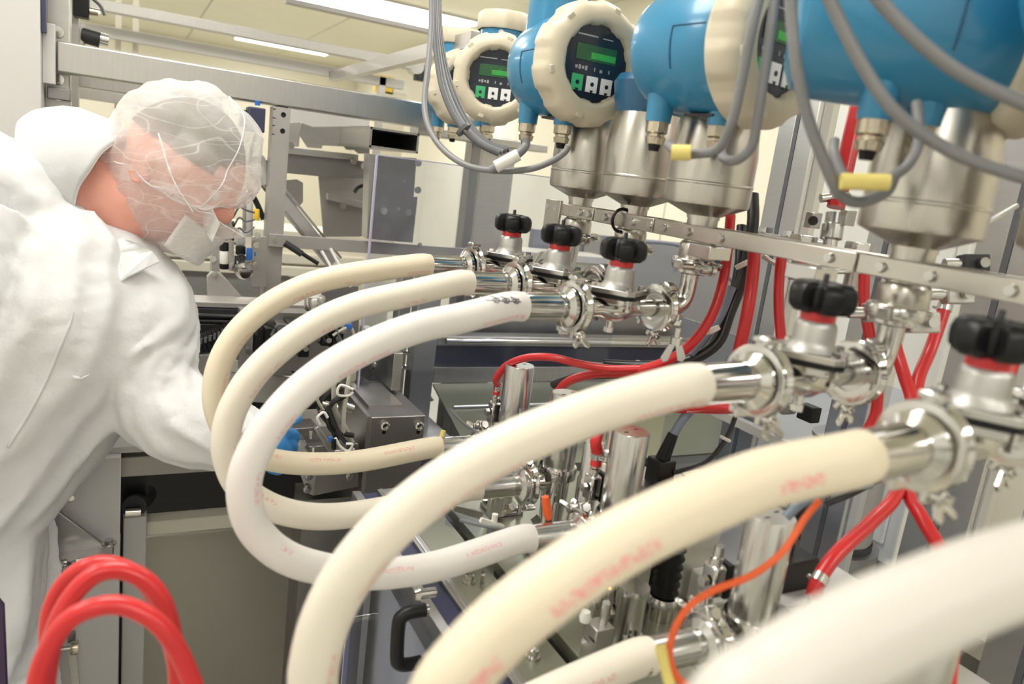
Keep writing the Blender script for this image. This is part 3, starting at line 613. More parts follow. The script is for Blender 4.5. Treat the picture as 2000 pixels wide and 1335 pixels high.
# ------------------------------------------------------------------ machine deck in the foreground
DZ = 1.02; DY0, DY1 = .02, 1.12
dk = thing('machine_deck', 'polished steel machine deck with dark slots under the filling units', 'deck', (.6, .6, 0))
MB().bx(.396, .456, DY0, DY1, DZ - .012, DZ).build('front_plate', 'panel_green', dk, bevel=.001); MB().bx(.456, .472, DY0, DY1, DZ - .04, DZ - .03).build('slot', 'black', dk)
MB().bx(.472, .80, DY0, DY1, DZ - .012, DZ + .004).build('unit_plate', 'panel_green', dk, bevel=.001); MB().bx(.80, .815, DY0, DY1, DZ - .03, DZ - .02).build('slot', 'black', dk); MB().bx(.815, .95, DY0, DY1, DZ - .012, DZ + .002).build('rear_plate', 'steel', dk, bevel=.001)
for xa, xb, z, m, nm in ((.381, .396, DZ, 'steel', 'rail'), (.352, .381, DZ - .006, 'navy', 'channel'), (.338, .352, DZ, 'steel', 'rail')): MB().bx(xa, xb, DY0, DY1, DZ - .05, z).build(nm, m, dk, bevel=.0008)
MB().bx(.386, .388, DY0, DY1, DZ, DZ + .0015).build('groove_lip', 'satin', dk)
MB().bx(.36, .94, DY0 + .01, DY1 - .02, 0, DZ - .045).build('base_cabinet', 'panel_white', dk)
for p in ((915, 1137), (1040, 1283)):
    w = aZ(p[0], p[1], DZ); MB().lathe([(0, 0), (.009, 0), (.009, .003), (.0065, .003), (.0065, .011), (.004, .012), (.004, .009), (0, .009)], w, ZV, 16).build('deck_bolt', 'chrome', dk)
dr = thing('guard_door', 'clear acrylic lower guard door along the deck edge', 'door', (.335, .6, .4))
MB().bx(.327, .333, .05, 1.05, .35, DZ - .01).build('sheet', 'plexi', dr); MB().bx(.326, .334, 1.05, 1.053, .35, DZ - .01).build('cut_edge', 'plexi_edge', dr)
hd = MB(); hx, hy = .300, .70; z0, z1 = .965, 1.035
a, b = aX(830, 1190, .33), aX(822, 1292, .33)
hd.tube([(.330, a.y, a.z), (.312, a.y, a.z), (.302, a.y, a.z - .004), (.298, a.y, a.z - .014), (.298, b.y, b.z + .014), (.302, b.y, b.z + .004), (.312, b.y, b.z), (.330, b.y, b.z)], .0085, 12, 4)
hdo = hd.build('handle', 'black', dr); hdo['label'] = 'black U-shaped door handle'
for p in (a, b): MB().cyl(p + XV * -.004, p + XV * .004, .006).build('screw_cap', 'chrome', hdo)
for p in ((690, 1208), (850, 1155)): 
    w = aX(p[0], p[1], .327); MB().cyl(w, w - XV * .02, .006, None, 12).cyl(w - XV * .02, w - XV * .026, .008, .006, 12).build('door_screw', 'chrome', dr)
MB().bx(.335, .345, 1.0, 1.06, .2, DZ - .05).build('hinge_post', 'steel', dr)
wg = thing('clear_gauge', 'small clear plastic angle lying on the deck beside the lower hose', 'angle', aZ(910, 1010, DZ))
pl(wg, [(880, 985), (948, 1000), (950, 1015), (930, 1050), (870, 1025)], .93, .004, 'plexi', 'face'); pl(wg, [(883, 985), (945, 1000), (940, 1015), (886, 998)], .925, .002, 'steel', 'strip')

# ------------------------------------------------------------------ lower left frame
lf = thing('lower_frame', 'pale lower machine frame with column and beam beside the gown', 'frame', (0, 1.5, 0))
YL = 1.42
a, b = aY(100, 1000, YL), aY(235, 1000, YL); zt = aY(235, 893, YL).z
MB().bx(a.x - .05, b.x, YL, YL + .10, 0, zt).build('column', 'panel_white', lf, bevel=.002)
MB().bx(a.x + .012, a.x + .016, YL - .001, YL, 0, zt).build('column_fold', 'steel', lf); 
a2 = aY(235, 928, YL + .06); MB().bx(b.x - .02, .40, YL + .05, YL + .11, a2.z, aY(235, 893, YL + .05).z).build('beam', 'frame_paint', lf, bevel=.002)
MB().bx(a.x, .40, YL + .02, YL + .2, zt, zt + .012).build('top_flange', 'panel_white', lf, bevel=.001)
c, d = aY(165, 815, YL + .1), aY(235, 868, YL + .1); MB().bx(c.x, d.x, YL + .1, YL + .25, d.z, c.z).build('end_block', 'frame_paint', lf, bevel=.003)
MB().bx(a.x - .05, .35, YL + .24, YL + .27, zt + .01, zt + .09).build('back_plate', 'rubber', lf)
g = [aY(x, y, YL - .03) for x, y in ((110, 997), (222, 1078), (222, 1084), (110, 1092))]; MB().plate(g, .01).build('gusset', 'steel_dark', lf, bevel=.001)
p = aY(110, 1090, YL - .06); q = aY(222, 1083, YL - .06); MB().bx(p.x, q.x, YL - .06, YL, q.z - .014, q.z).build('gusset_foot', 'satin', lf, bevel=.002)
bolts(lf, [aY(140, 1098, YL - .062), aY(110, 1122, YL - .062), aY(213, 1060, YL - .062)], ZV, .008, .007); bolts(lf, [aY(140, 950, YL), aY(139, 972, YL)], -YV, .0035, .002)
YM = 1.5
a, b = aY(240, 1100, YM), aY(285, 1100, YM); MB().bx(a.x, b.x, YM, YM + .05, 0, aY(260, 1010, YM).z).build('inner_column', 'panel_white', lf, bevel=.002)
MB().bx(b.x, .42, YM + .04, YM + .08, aY(300, 1045, YM + .04).z, aY(300, 1018, YM + .04).z).build('inner_beam', 'cream_box', lf, bevel=.002)
MB().bx(aY(236, 1000, YM + .05).x, b.x, YM + .06, YM + .09, 0, zt).build('gap_shade', 'black', lf)  # black strip painted in for the shaded gap behind the column
MB().cyl(aY(262, 990, YM + .02), aY(285, 965, YM + .2), .022).build('roller', 'rubber', lf); MB().cyl(aY(245, 1000, YM), aY(275, 998, YM), .01).build('roller_clamp', 'chrome', lf)
MB().bx(-.05, .5, YM + .30, YM + .33, .62, zt).build('rear_sheet', 'rubber', lf); MB().bx(-.05, .9, YM + .26, YM + .29, .0, .645).build('skirt', 'skirt', lf, bevel=.004)
lk = thing('knob_screw', 'worn brass knurled knob on a clamp rod beside the red hoses', 'knob', aY(145, 1260, YL - .05))
MB().cyl(aY(115, 1268, YL - .05), aY(140, 1265, YL - .05), .005).build('rod', 'steel', lk); MB().lathe([(0, 0), (.012, 0), (.013, .004), (.012, .012), (0, .013)], aY(138, 1265, YL - .05), aY(162, 1262, YL - .05) - aY(138, 1265, YL - .05), 16).build('knob', 'brass', lk)
MB().beam(aY(137, 1240, YL - .03), aY(150, 1350, YL - .03), .012, .01).build('clamp_arm', 'steel', lk); MB().cyl(aY(138, 1235, YL - .03), aY(138, 1250, YL - .03), .008).build('pivot', 'steel_dark', lk)

# ------------------------------------------------------------------ aluminium posts on the right
def extrusion(name, label, X, y0, y1, z0, z1):
    t = thing(name, label, 'post', (X, (y0 + y1) / 2, z0)); w = y1 - y0; g = .009; dx = .05
    m = MB(); cy = (y0 + y1) / 2
    m.bx(X, X + dx, y0, cy - g / 2, z0, z1).bx(X, X + dx, cy + g / 2, y1, z0, z1).bx(X + .012, X + dx - .012, cy - g / 2, cy + g / 2, z0, z1)
    m.build('profile', 'alu', t, bevel=.0015)
    MB().bx(X - .0005, X + .010, cy - g / 2, cy + g / 2, z0, z1).build('slot_strip', 'cable_dark', t)
    MB().bx(X + .012, X + .03, y0 - .003, y0, z0, z1).build('seal', 'panel_white', t)
    MB().bx(X - .04, X + dx + .04, y0 - .03, y1 + .03, 0, z0).build('foot', 'steel_dark', t)
    return t
extrusion('aluminium_post', 'slotted aluminium post right of the third meter', 1.06, .975, 1.06, .02, 2.4)
extrusion('aluminium_post', 'slotted aluminium post behind the red pipe clamp', 1.06, .755, .825, .02, 2.4)
extrusion('aluminium_post', 'slotted aluminium post behind the near steel can', 1.06, .56, .65, .02, 2.4)
extrusion('aluminium_post', 'slotted aluminium post at the right edge of the picture', 1.06, .40, .50, .02, 2.4)
hr = thing('cross_profile', 'horizontal aluminium bracket with two screws joining the first two posts', 'bracket', (1.05, .95, 1.4))
a = aX(1500, 455, 1.05); MB().bx(1.045, 1.06, .88, 1.07, a.z - .02, a.z).build('bar', 'alu', hr, bevel=.001); bolts(hr, [V((1.05, .98, a.z)), V((1.05, 1.04, a.z))], ZV, .008, .01)
cbn = thing('pale_cabinet', 'pale grey control cabinet behind the aluminium posts', 'cabinet', (1.8, 1.5, 0))
MB().bx(1.65, 2.2, 1.02, 1.62, .75, 2.3).build('body', 'wall_grey', cbn, bevel=.006); MB().bx(1.635, 1.65, 1.05, 1.59, .8, 2.25).build('door', 'wall_grey', cbn, bevel=.004); MB().bx(1.70, 2.15, 1.06, 1.58, 0, .75).build('plinth', 'steel', cbn)
MB().box((1.625, 1.12, 1.45), (.02, .03, .09)).build('door_handle', 'alu', cbn, bevel=.004)
rcb = thing('cream_cabinet', 'pale cream cabinet low behind the crossing red hoses', 'cabinet', (1.9, .9, 0))
MB().bx(1.75, 2.3, .55, 1.0, .0, 1.9).build('body', 'wall', rcb, bevel=.005)
rg = thing('floor_channel', 'steel kick rail along the foot of the cream cabinet', 'rail', (1.7, .8, .6)); MB().bx(1.66, 1.75, .5, 1.2, .62, .66).build('rail', 'steel_h', rg); MB().bx(1.68, 1.74, .55, 1.15, 0, .62).build('stand', 'steel_dark', rg)
dm = thing('steel_drum', 'round steel drum standing behind the orange cable', 'drum', aX(1625, 1060, 1.25))
c = aX(1622, 1050, 1.25); MB().lathe([(0, 0), (.068, 0), (.072, .004), (.072, .2), (.075, .203), (.075, .21), (0, .21)], c, ZV, 36).build('shell', 'steel', dm); MB().lathe([(.0755, 0), (.0755, .012), (.073, .012)], c, ZV, 36).build('foot_ring', 'rubber', dm)
MB().cyl((c.x, c.y, 0), c, .09).build('pedestal', 'steel_dark', dm)
sp = thing('sight_panel', 'acrylic side panel with hinge block behind the lower red hoses', 'guard', (1.0, .9, 1.1))
MB().bx(.965, .971, .6, 1.12, 1.0, 1.33).build('sheet', 'plexi', sp); a = aX(1580, 806, .96); MB().box(a, (.02, .03, .025)).build('hinge_block', 'black', sp, bevel=.002); MB().cyl(a + V((-.005, .03, 0)), a + V((-.025, .03, 0)), .012).build('hinge_screw', 'chrome', sp)
MB().bx(.96, .976, .6, 1.12, .99, 1.0).build('foot_rail', 'steel', sp); MB().bx(.96, .976, .7, 1.12, 1.175, 1.19).build('white_rail', 'panel_white', sp)
# ------------------------------------------------------------------ the filling row: stations along Y
S = .15
def yt(t): return 1.05 - S * t
TS = (0, 1, 2, 4, 5)
XH, XK, XS, ZP = .399, .538, .662, 1.412
WHICH = {0: 'farthest, nearest the worker', 1: 'second from the worker', 2: 'third from the worker', 4: 'fourth from the worker', 5: 'fifth from the worker', 6: 'closest to the camera'}

# mounting rail: flat bars bolted either side of the meter stems
br = thing('mounting_rail', 'flat steel mounting rail clamping the necks of the meter cans', 'rail', (XS, .65, 1.5))
segs = [(1.115, .975), (.972, .825), (.822, .50), (.497, .12)]
for i, (ya, yb) in enumerate(segs):
    for sx in (-1, 1):
        x = XS + sx * .0255; MB().bx(x - .004, x + .004, yb, ya, 1.5025, 1.5215).build('flat_bar', 'steel_can', br, bevel=.001)
for y in (1.112, 1.085, 1.01, .985, .94, .87, .83, .80, .75, .69, .53, .47, .42, .35): MB().cyl((XS - .030, y, 1.512), (XS - .0335, y, 1.512), .0055, .0045, 14).build('rail_bolt', 'satin', br)
for y in (.72, .56, .27): MB().bx(XS - .034, XS + .0, y - .02, y + .02, 1.484, 1.500).build('clamp_block', 'satin', br, bevel=.001)
MB().torus((XS - .024, .905, 1.511), YV, .0165, .0025, 20, 6).build('cable_tie', 'black', br)
MB().bx(XS - .033, XS - .028, 1.07, 1.118, 1.462, 1.525).build('end_plate', 'steel_can', br, bevel=.0008)

def knob_mesh(mb, z0, z1, R, lobes):
    n = lobes * 12; prof = [(.45, 0), (.80, .0015), (.97, .006), (1, .012), (1, .018), (.94, .023), (.78, .0265), (.55, .0275), (.35, .026)]
    sc_ = (z1 - z0) / .0275
    mb.lathe([(0, z0)] + [(R * r, z0 + h * sc_) for r, h in prof] + [(0, z0 + .025 * sc_)], (0, 0, 0), ZV, n, lambda a, h: .62 + .38 * (lambda q: q * q * (3 - 2 * q))(min(1, max(0, (abs(math.cos((a + .628) * lobes / 2)) - .30) / .45))))
# ---- diaphragm valve
v0 = thing('diaphragm_valve', 'x', 'valve', (0, 0, 0), 'hand valves in the row')
kn = MB(); knob_mesh(kn, .057, .085, .029, 5); ko = kn.build('knob', 'black', v0, 50); ko['label'] = 'black five-lobed hand knob'
for k in range(5):
    a = k * math.pi / 2.5 - 2.2; MB().lathe([(0, 0), (.0035, 0), (.0035, .003), (.002, .005), (0, .0055)], (math.cos(a) * .021, math.sin(a) * .021, .079), ZV, 10).build('lobe_pip', 'black', ko)
MB().lathe([(0, 0), (.0025, 0), (.0025, .012), (.0018, .013), (0, .013)], (0, 0, .079), ZV, 10).build('spindle', 'rubber', ko)
MB().lathe([(.0125, .0475), (.0148, .0485), (.0148, .0585), (.0125, .0595)], (0, 0, 0), ZV, 24).build('red_collar', 'red', v0)
MB().lathe([(0, .024), (.0235, .024), (.0215, .027), (.0190, .0305), (.0182, .034), (.0178, .046), (.0165, .0495), (.0145, .0515), (0, .0515)], (0, 0, 0), ZV, 28).build('bonnet', 'bonnet', v0)
ca, sa = math.cos(math.radians(28)), math.sin(math.radians(28)); ex, ey = V((ca, sa, 0)), V((-sa, ca, 0))
MB().box((0, -.0165, .039), (.004, .004, .018)).build('bonnet_rib', 'bonnet', v0)
def oct_(h, c): return [(h, h - c), (h - c, h), (c - h, h), (-h, h - c), (-h, c - h), (c - h, -h), (h - c, -h), (h, c - h)]
MB().prism(oct_(.030, .007), (0, 0, .0185), ex, ey, ZV, .0065).build('upper_flange', 'satin', v0, bevel=.0008)
MB().prism(oct_(.0305, .007), (0, 0, .0145), ex, ey, ZV, .004).build('diaphragm', 'black', v0)
MB().prism(oct_(.026, .008), (0, 0, .006), ex, ey, ZV, .0085).build('lower_flange', 'chrome', v0, bevel=.0015)
MB().lathe([(.0, -.05), (.0115, -.05), (.0115, -.028), (.016, -.016), (.019, 0), (.016, .016), (.0115, .028), (.0115, .072), (0, .072)], (0, 0, 0), XV, 24).build('body', 'chrome', v0)
for sx in (-1, 1):
    for sy in (-1, 1):
        p = ex * (.022 * sx) + ey * (.022 * sy); MB().lathe([(0, 0), (.0042, 0), (.0042, .004), (.0025, .0041), (.0025, .025), (.0042, .0251), (.0042, .029), (0, .029)], p, ZV, 6).build('flange_bolt', 'chrome', v0)
MB().cyl((-.008, -.003, -.012), (-.008, -.003, -.030), .0045).hexn((-.008, -.003, -.024), -ZV, .006, .006).build('drain_stub', 'chrome', v0)
# ---- tri-clamp
def make_clamp(name='pipe_clamp'):
    c = thing(name, 'x', 'clamp')
    MB().lathe([(.0175, -.007), (.0275, -.0075), (.0305, -.0065), (.031, -.0045), (.0275, -.001), (.0275, .001), (.031, .0045), (.0305, .0065), (.0275, .0075), (.0175, .007), (.0175, -.007)], (0, 0, 0), XV, 36).build('ring', 'chrome', c)
    for s in (-1, 1):
        MB().lathe([(.0115, s * .004), (.0245, s * .004), (.0245, s * .0015), (.0115, s * .0015)], (0, 0, 0), XV, 28).build('ferrule_flange', 'satin', c)
    MB().bx(-.007, .007, -.005, .005, .0255, .038).bx(-.0075, .0075, -.008, .008, .032, .037).build('hinge_ear', 'satin', c, bevel=.0012)
    for s in (-1, 1): MB().bx(-.0065, .0065, s * .008, s * .014, -.036, -.021).build('bolt_ear', 'satin', c, bevel=.0012)
    MB().cyl((0, -.026, -.029), (0, .018, -.029), .003).hexn((0, .014, -.029), YV, .006, .005).build('clamp_bolt', 'chrome', c)
    w = MB(); w.cyl((0, -.022, -.029), (0, -.014, -.029), .0055)
    for s in (-1, 1): w.prism([(0, 0), (.004, .0), (.013, .012), (.010, .017), (.005, .014), (0, .006)], (0, -.018, -.029), V((s, 0, 0)), -YV * .6 - ZV * .8, ZV * -.6 + YV * .8, .003)
    w.build('wing_nut', 'chrome', c, bevel=.0006)
    return c
cl0 = make_clamp()
cl0['group'] = 'pipe clamps in the row'
# ---- feed elbow between valve and can
el0 = thing('elbow_pipe', 'x', 'pipe', (0, 0, 0), 'elbow pipes in the row')
MB().tube([(.083, 0, 0), (.098, 0, 0), (.110, 0, .003), (.119, 0, .010), (.123, 0, .022), (.124, 0, .040), (.124, 0, .052)], .0115, 16, 5).build('bend', 'chrome', el0)
MB().lathe([(.0, 0), (.021, 0), (.021, .004), (.0115, .007), (.0115, .012), (0, .012)], (.124, 0, .052), -ZV, 26).build('top_ferrule', 'satin', el0)
MB().lathe([(.0, 0), (.021, 0), (.021, .003), (.0115, .006), (0, .006)], (.083, 0, 0), XV, 26).build('side_ferrule', 'satin', el0)
MB().cyl((.110, -.002, -.004), (.110, -.002, -.022), .005).hexn((.110, -.002, -.016), -ZV, .008, .006).build('sample_port', 'chrome', el0)
# ---- stem clamp (vertical axis)
sc0 = thing('stem_clamp', 'x', 'clamp', (0, 0, 0), 'stem clamps in the row')
MB().lathe([(.017, -.007), (.0255, -.007), (.0275, -.004), (.0275, .004), (.0255, .007), (.017, .007), (.017, -.007)], (0, 0, 0), ZV, 28).build('ring', 'satin', sc0)
MB().bx(.02, .05, -.006, .006, -.007, .007).build('bolt_ear', 'steel', sc0, bevel=.0015); MB().cyl((.036, -.024, 0), (.036, .02, 0), .0035).hexn((.036, -.02, 0), YV, .007, .007).hexn((.036, .008, 0), YV, .0065, .006).build('clamp_bolt', 'chrome', sc0)
MB().bx(-.038, -.024, -.006, .006, -.006, .006).build('hinge', 'steel', sc0, bevel=.0015)

RZ = .133
def ya(t, x): return yt(t) + (x - XK) * .134
for i, t in enumerate(TS):
    y = yt(t); w = WHICH[t]
    place(v0, i == 0, (XK, y, ZP), 'diaphragm valve with black knob and red collar, %s' % w, RZ)
    place(cl0, i == 0, (.472, ya(t, .472), ZP), 'chrome pipe clamp joining hose to hand valve, %s' % w, RZ)
    place(el0, i == 0, (XK, y, ZP), 'polished elbow pipe rising from hand valve to meter can, %s' % w, RZ)
    place(sc0, i == 0, (XS, ya(t, XS), 1.471), 'steel clamp under a meter can neck, %s' % w, .35)
for t in TS:
    c = copy_tree(cl0); c.location = (.612, ya(t, .612), ZP); c.rotation_euler = (math.radians(28), 0, RZ); c['label'] = 'chrome pipe clamp joining hand valve to elbow, %s' % WHICH[t]

# ---- steel sensor can (a part of each meter), built in meter space: origin on the can axis at rail height
def make_can(root):
    c = MB().lathe([(0, .018), (.021, .018), (.021, .022), (.0535, .036), (.0545, .040), (.0545, .060), (.0553, .061), (.0553, .063), (.0545, .064), (.0545, .098), (.050, .135), (.047, .150), (0, .150)], (0, 0, 0), ZV, 48).build('sensor_can', 'steel_can', root)
    MB().lathe([(0, -.034), (.0225, -.034), (.0235, -.032), (.0235, -.016), (.021, -.012), (.0195, -.012), (.0195, .020), (0, .020)], (0, 0, 0), ZV, 32).build('neck', 'steel_can', root)
    return c
def make_head(root, H=V((-.062, -.01, .215)), yaw=0.0, plate=True, back=.085, glands=((-.030, -.045), (-.008, .030))):
    cy, sy = math.cos(yaw), math.sin(yaw); f = V((-sy, -cy, 0)); r = V((cy, -sy, 0))   # f: facing, r: to the reader's right... local side
    R = .076
    h = MB().lathe([(0, -back), (.045, -back), (.062, -back + .007), (.070, -back + .023), (.074, -.03), (R, .0), (R, .045), (.072, .052), (.072, .060), (0, .060)], H, f, 48).build('housing', 'meter_blue', root)
    # raised rectangle on both sides
    for s in (-1, 1):
        q = lambda an, g: H + (r * (s * math.cos(an)) + ZV * math.sin(an)) * (R * 1.0) + f * g
        MB().tube([q(.15, -.005), q(.15, .04)], .0011, 6, 1).build('side_groove', 'meter_deep', h); MB().tube([q(.15 - .12 * k, -.005) for k in range(6)], .0011, 6, 2).build('side_groove', 'meter_deep', h)
    MB().lathe([(0, 0), (.052, 0), (.052, .085), (0, .085)], H - f * .035 + ZV * .02, ZV, 36).build('terminal_chamber', 'meter_blue', root)
    cap = MB().lathe([(.056, .0), (.058, .003), (.058, .030), (.054, .036), (.02, .037), (0, .037)], H - f * .035 + ZV * .105, ZV, 72, lambda a, hh: 1 + .016 * (1 if math.sin(a * 12) > 0 else -1)).build('chamber_cap', 'meter_cream', root)
    cv_ = MB().lathe([(.074, .045), (.082, .048), (.086, .054), (.086, .078), (.082, .088), (.076, .094), (.062, .098), (.057, .096), (.053, .089), (.0525, .084)], H, f, 96, lambda a, hh: 1 + (.022 * (1 if math.sin(a * 9) > -.3 else -1) if .05 < hh < .09 else 0)).build('dial_cover', 'meter_cream', root, 50)
    for a in range(6):
        an = math.radians(60 * a + 15); d = r * math.cos(an) + ZV * math.sin(an)
        MB().box(H + f * .093 + d * .072, (.016, .012, .004), (d, d.cross(f), f)).build('cover_lug', 'meter_cream', cv_, bevel=.0015)
    dp = MB().lathe([(0, .0845), (.0535, .0845), (.0535, .083), (0, .083)], H, f, 48).build('display', 'display', root)
    def scr(u, v, w, hh, m, nm, par, th=.0012): return MB().box(H + f * (.0846 + th / 2) + r * u + ZV * v, (w, th, hh), (r, f, ZV)).build(nm, m, par, bevel=.0006 if w > .008 else 0)
    L1 = scr(0, .013, .068, .022, 'lcd', 'lcd', dp); scr(.012, .010, .042, .009, 'lcd_lit', 'lcd_digits', L1, .0018)
    scr(-.018, .036, .034, .0022, 'glyph', 'caption', dp); scr(.016, .0355, .018, .0016, 'glyph', 'caption', dp)
    for k in range(4): scr(-.031 + k * .0055, -.008, .0035, .006 if k % 2 else .004, 'glyph', 'symbol', dp)
    scr(.011, -.009, .004, .004, 'glyph', 'symbol', dp); scr(.0, -.008, .0015, .005, 'glyph', 'symbol', dp); scr(.025, -.008, .0015, .005, 'glyph', 'symbol', dp)
    for k, m in enumerate(('key_green', 'key_white', 'key_white')):
        u = -.027 + k * .025; kk = scr(u, -.029, .019, .022, m, 'key', dp, .0022)
        o = H + f * .0870 + r * u + ZV * -.029; MB().cyl(o, o + f * .0006, .003, None, 16).build('key_dot', 'display', kk); MB().cyl(o - ZV * .010, o - ZV * .010 + f * .0006, .0036, None, 3).build('key_notch', 'display', kk)
    # neck to the can
    if plate:
        MB().lathe([(.046, -.07), (.052, -.045), (.056, -.02), (.05, 0)], H + V((.03, .01, .0)), ZV, 32).build('neck_casting', 'meter_deep', root)
        MB().box(H + r * .0 + f * .01 - ZV * (R + .0005), (.05, .042, .003), (r, f, ZV)).build('rating_plate', 'label_black', root)
    for k, (u, g) in enumerate(glands):
        b = H + r * u + f * g - ZV * .055
        MB().lathe([(0, 0), (.017, 0), (.015, .032), (0, .032)], b, -ZV, 24).build('gland_stub', 'meter_blue', root)
        gl = MB().lathe([(0, .032), (.0135, .032), (.0135, .044), (.010, .046), (.010, .049), (.0125, .050), (.011, .058), (0, .060)], b, -ZV, 6 if k else 12).build('cable_gland', 'brass', root, 30)
        MB().lathe([(0, .058), (.008, .058), (.006, .066), (0, .066)], b, -ZV, 14).build('gland_seal', 'black', gl)
    MB().cyl(H + f * .055 + ZV * .086, H + f * .075 + ZV * .086, .006, None, 12).build('cover_screw', 'brass', root)
MET = ((0, 'blue flow meter with beige dial cover, second display from the worker', V((-.062, -.002, .213)), 0.0),
       (2, 'blue flow meter seen from the side behind two grey cables', V((-.05, -.03, .213)), -.2),
       (4, 'large blue flow meter close to the camera at the upper right', V((-.03, .0, .213)), -.85),
       (5, 'steel meter can at the right edge with its head out of view', V((-.05, -.035, .233)), 0.0))
for t, lab, H, yaw in MET:
    m = thing('flow_meter', lab, 'flow meter', (0, 0, 0), 'flow meters above the rail'); make_can(m); make_head(m, H, yaw, True, .125 if t == 4 else .085, ((-.030, -.045), (-.018, -.002)) if t == 4 else ((-.030, -.045), (-.008, .030))); m.location = (XS, yt(t) + .012, 1.512)
# station 1 carries a head turned round, its can shows between its neighbours
m = thing('flow_meter', 'flow meter with plain steel can between the two neighbouring dials', 'flow meter', (0, 0, 0), 'flow meters above the rail'); make_can(m)
MB().lathe([(.046, .145), (.052, .165), (.056, .19), (.05, .20), (0, .2)], (0, 0, 0), ZV, 32).build('neck_casting', 'meter_deep', m)
MB().lathe([(0, -.06), (.05, -.06), (.06, -.05), (.06, .05), (.05, .06), (0, .06)], V((.06, 0, .235)), XV, 40).build('housing', 'meter_blue', m)
MB().lathe([(.036, .0), (.038, .003), (.038, .060), (.034, .066), (0, .067)], V((.03, .0, .27)), ZV, 48, lambda a, hh: 1 + .016 * (1 if math.sin(a * 12) > 0 else -1)).build('chamber_cap', 'meter_cream', m)
m.location = (XS, yt(1) + .012, 1.512)
# remote heads further back on a tube bracket
for (px_, py_, d_, yaw, lab) in ((968, 152, 1.46, .50, 'blue flow meter head with beige dial cover, first display from the worker'), (912, 172, 1.72, .15, 'flow meter head with beige cover half hidden behind the cable bundle')):
    m = thing('flow_meter', lab, 'flow meter', (0, 0, 0), 'flow meters above the rail'); fdir = V((-math.sin(yaw), -math.cos(yaw), 0)); c = dep(px_, py_, d_) - fdir * .09
    make_head(m, V((0, 0, 0)), yaw, False); m.location = c
    MB().cyl((0, 0, 0), (.30, .02, .03), .02).build('bracket_arm', 'steel', m)
tb_ = thing('head_support_tube', 'steel tube carrying the remote meter heads behind the row', 'tube', (1.0, 1.4, 0)); c = dep(968, 152, 1.46)
MB().cyl((c.x + .42, c.y - .1, c.z + .03), (c.x + .42, c.y + .7, c.z + .03), .022).build('tube', 'steel', tb_); MB().cyl((c.x + .42, c.y + .65, c.z + .03), (c.x + .42, c.y + .65, CEIL), .022).build('hanger', 'steel', tb_)

# ------------------------------------------------------------------ product hoses
def hose(label, pts, m, r, ends=(True, True), grp='product hoses'):
    t = thing('product_hose', label, 'hose', pts[0], grp)
    MB().tube(pts, r, 28, 8, True, True).build('hose_tube', m, t, 60)
    for e, on_ in enumerate(ends):
        if not on_: continue
        p = V(pts[0] if e == 0 else pts[-1]); q = V(pts[1] if e == 0 else pts[-2]); d = V((1, .134, 0)).normalized() if e == 0 else XV
        R0 = r * .965
        MB().lathe([(0, -.012), (R0, -.012), (R0, .044), (R0 * 1.06, .046), (R0 * 1.06, .049), (R0, .051), (.0165, .056), (.024, .060), (.0245, .064), (.011, .064), (.011, -.012)], p, d, 32).build('ferrule', 'satin' if e else 'chrome', t)
    return t
def loop(pxs, Y0, Y1, end=None):
    n = len(pxs); P = [aY(x, y, Y0 + (Y1 - Y0) * i / (n - 1)) for i, (x, y) in enumerate(pxs)]
    P = [p for p in P[1:] if p.x < XH - .055 or p.z < ZP - .05]; P = [V((XH, yt0, ZP)), V((XH - .022, yt0 - .003, ZP - .0006))] + P
    if end: P = [p for p in P if p.x < end[0] - .055 or p.z > end[2] + .06] + [V(end) - XV * .022 - ZV * .0006, V(end)]
    return P
yt0 = ya(0, XH)
hose('cream product hose forming the outermost loop, nearest the worker', loop([(850, 520), (780, 524), (700, 533), (620, 550), (550, 580), (490, 622), (448, 672), (424, 730), (421, 790), (440, 842), (470, 872), (525, 896), (600, 905), (700, 900), (800, 884), (868, 868)], yt0, .995, (.432, .995, 1.140)), 'hose_cream', .0162)
yt0 = ya(1, XH)
hose('cream product hose forming the second loop from the worker', loop([(930, 560), (860, 566), (790, 575), (700, 596), (620, 630), (545, 682), (490, 738), (455, 798), (441, 855), (447, 905), (470, 950), (520, 985), (580, 1004), (650, 1008), (740, 996), (860, 970), (948, 952)], yt0, .847, (.432, .847, 1.139)), 'hose_pale', .0165)
yt0 = ya(2, XH)
hs3 = hose('white product hose forming the third loop, inked near its fitting', loop([(1040, 608), (970, 612), (900, 621), (820, 638), (740, 667), (660, 708), (590, 760), (535, 820), (495, 885), (477, 945), (484, 1005), (512, 1052), (560, 1088), (620, 1108), (700, 1120), (780, 1117), (870, 1100), (960, 1075), (1050, 1048)], yt0, .697, (.432, .697, 1.141)), 'hose_white', .0168)
yt0 = ya(4, XH)
hose('large pale product hose sweeping down through the middle foreground', loop([(1390, 750), (1300, 762), (1200, 790), (1100, 826), (1000, 868), (900, 922), (815, 982), (740, 1050), (680, 1125), (640, 1200), (618, 1275), (612, 1345), (635, 1420), (700, 1475), (800, 1485), (920, 1440), (1050, 1370), (1180, 1305), (1290, 1262)], yt0, .462, (.432, .466, 1.142)), 'hose_pale', .0172)
yt0 = ya(5, XH)
hose('cream product hose with pink print in the near foreground', loop([(1690, 882), (1600, 902), (1500, 932), (1400, 970), (1300, 1013), (1200, 1065), (1100, 1130), (1000, 1206), (925, 1280), (870, 1350), (840, 1440), (860, 1540), (960, 1620), (1150, 1640)], yt0, .283), 'hose_bold', .0172, (True, False))
y6 = .135
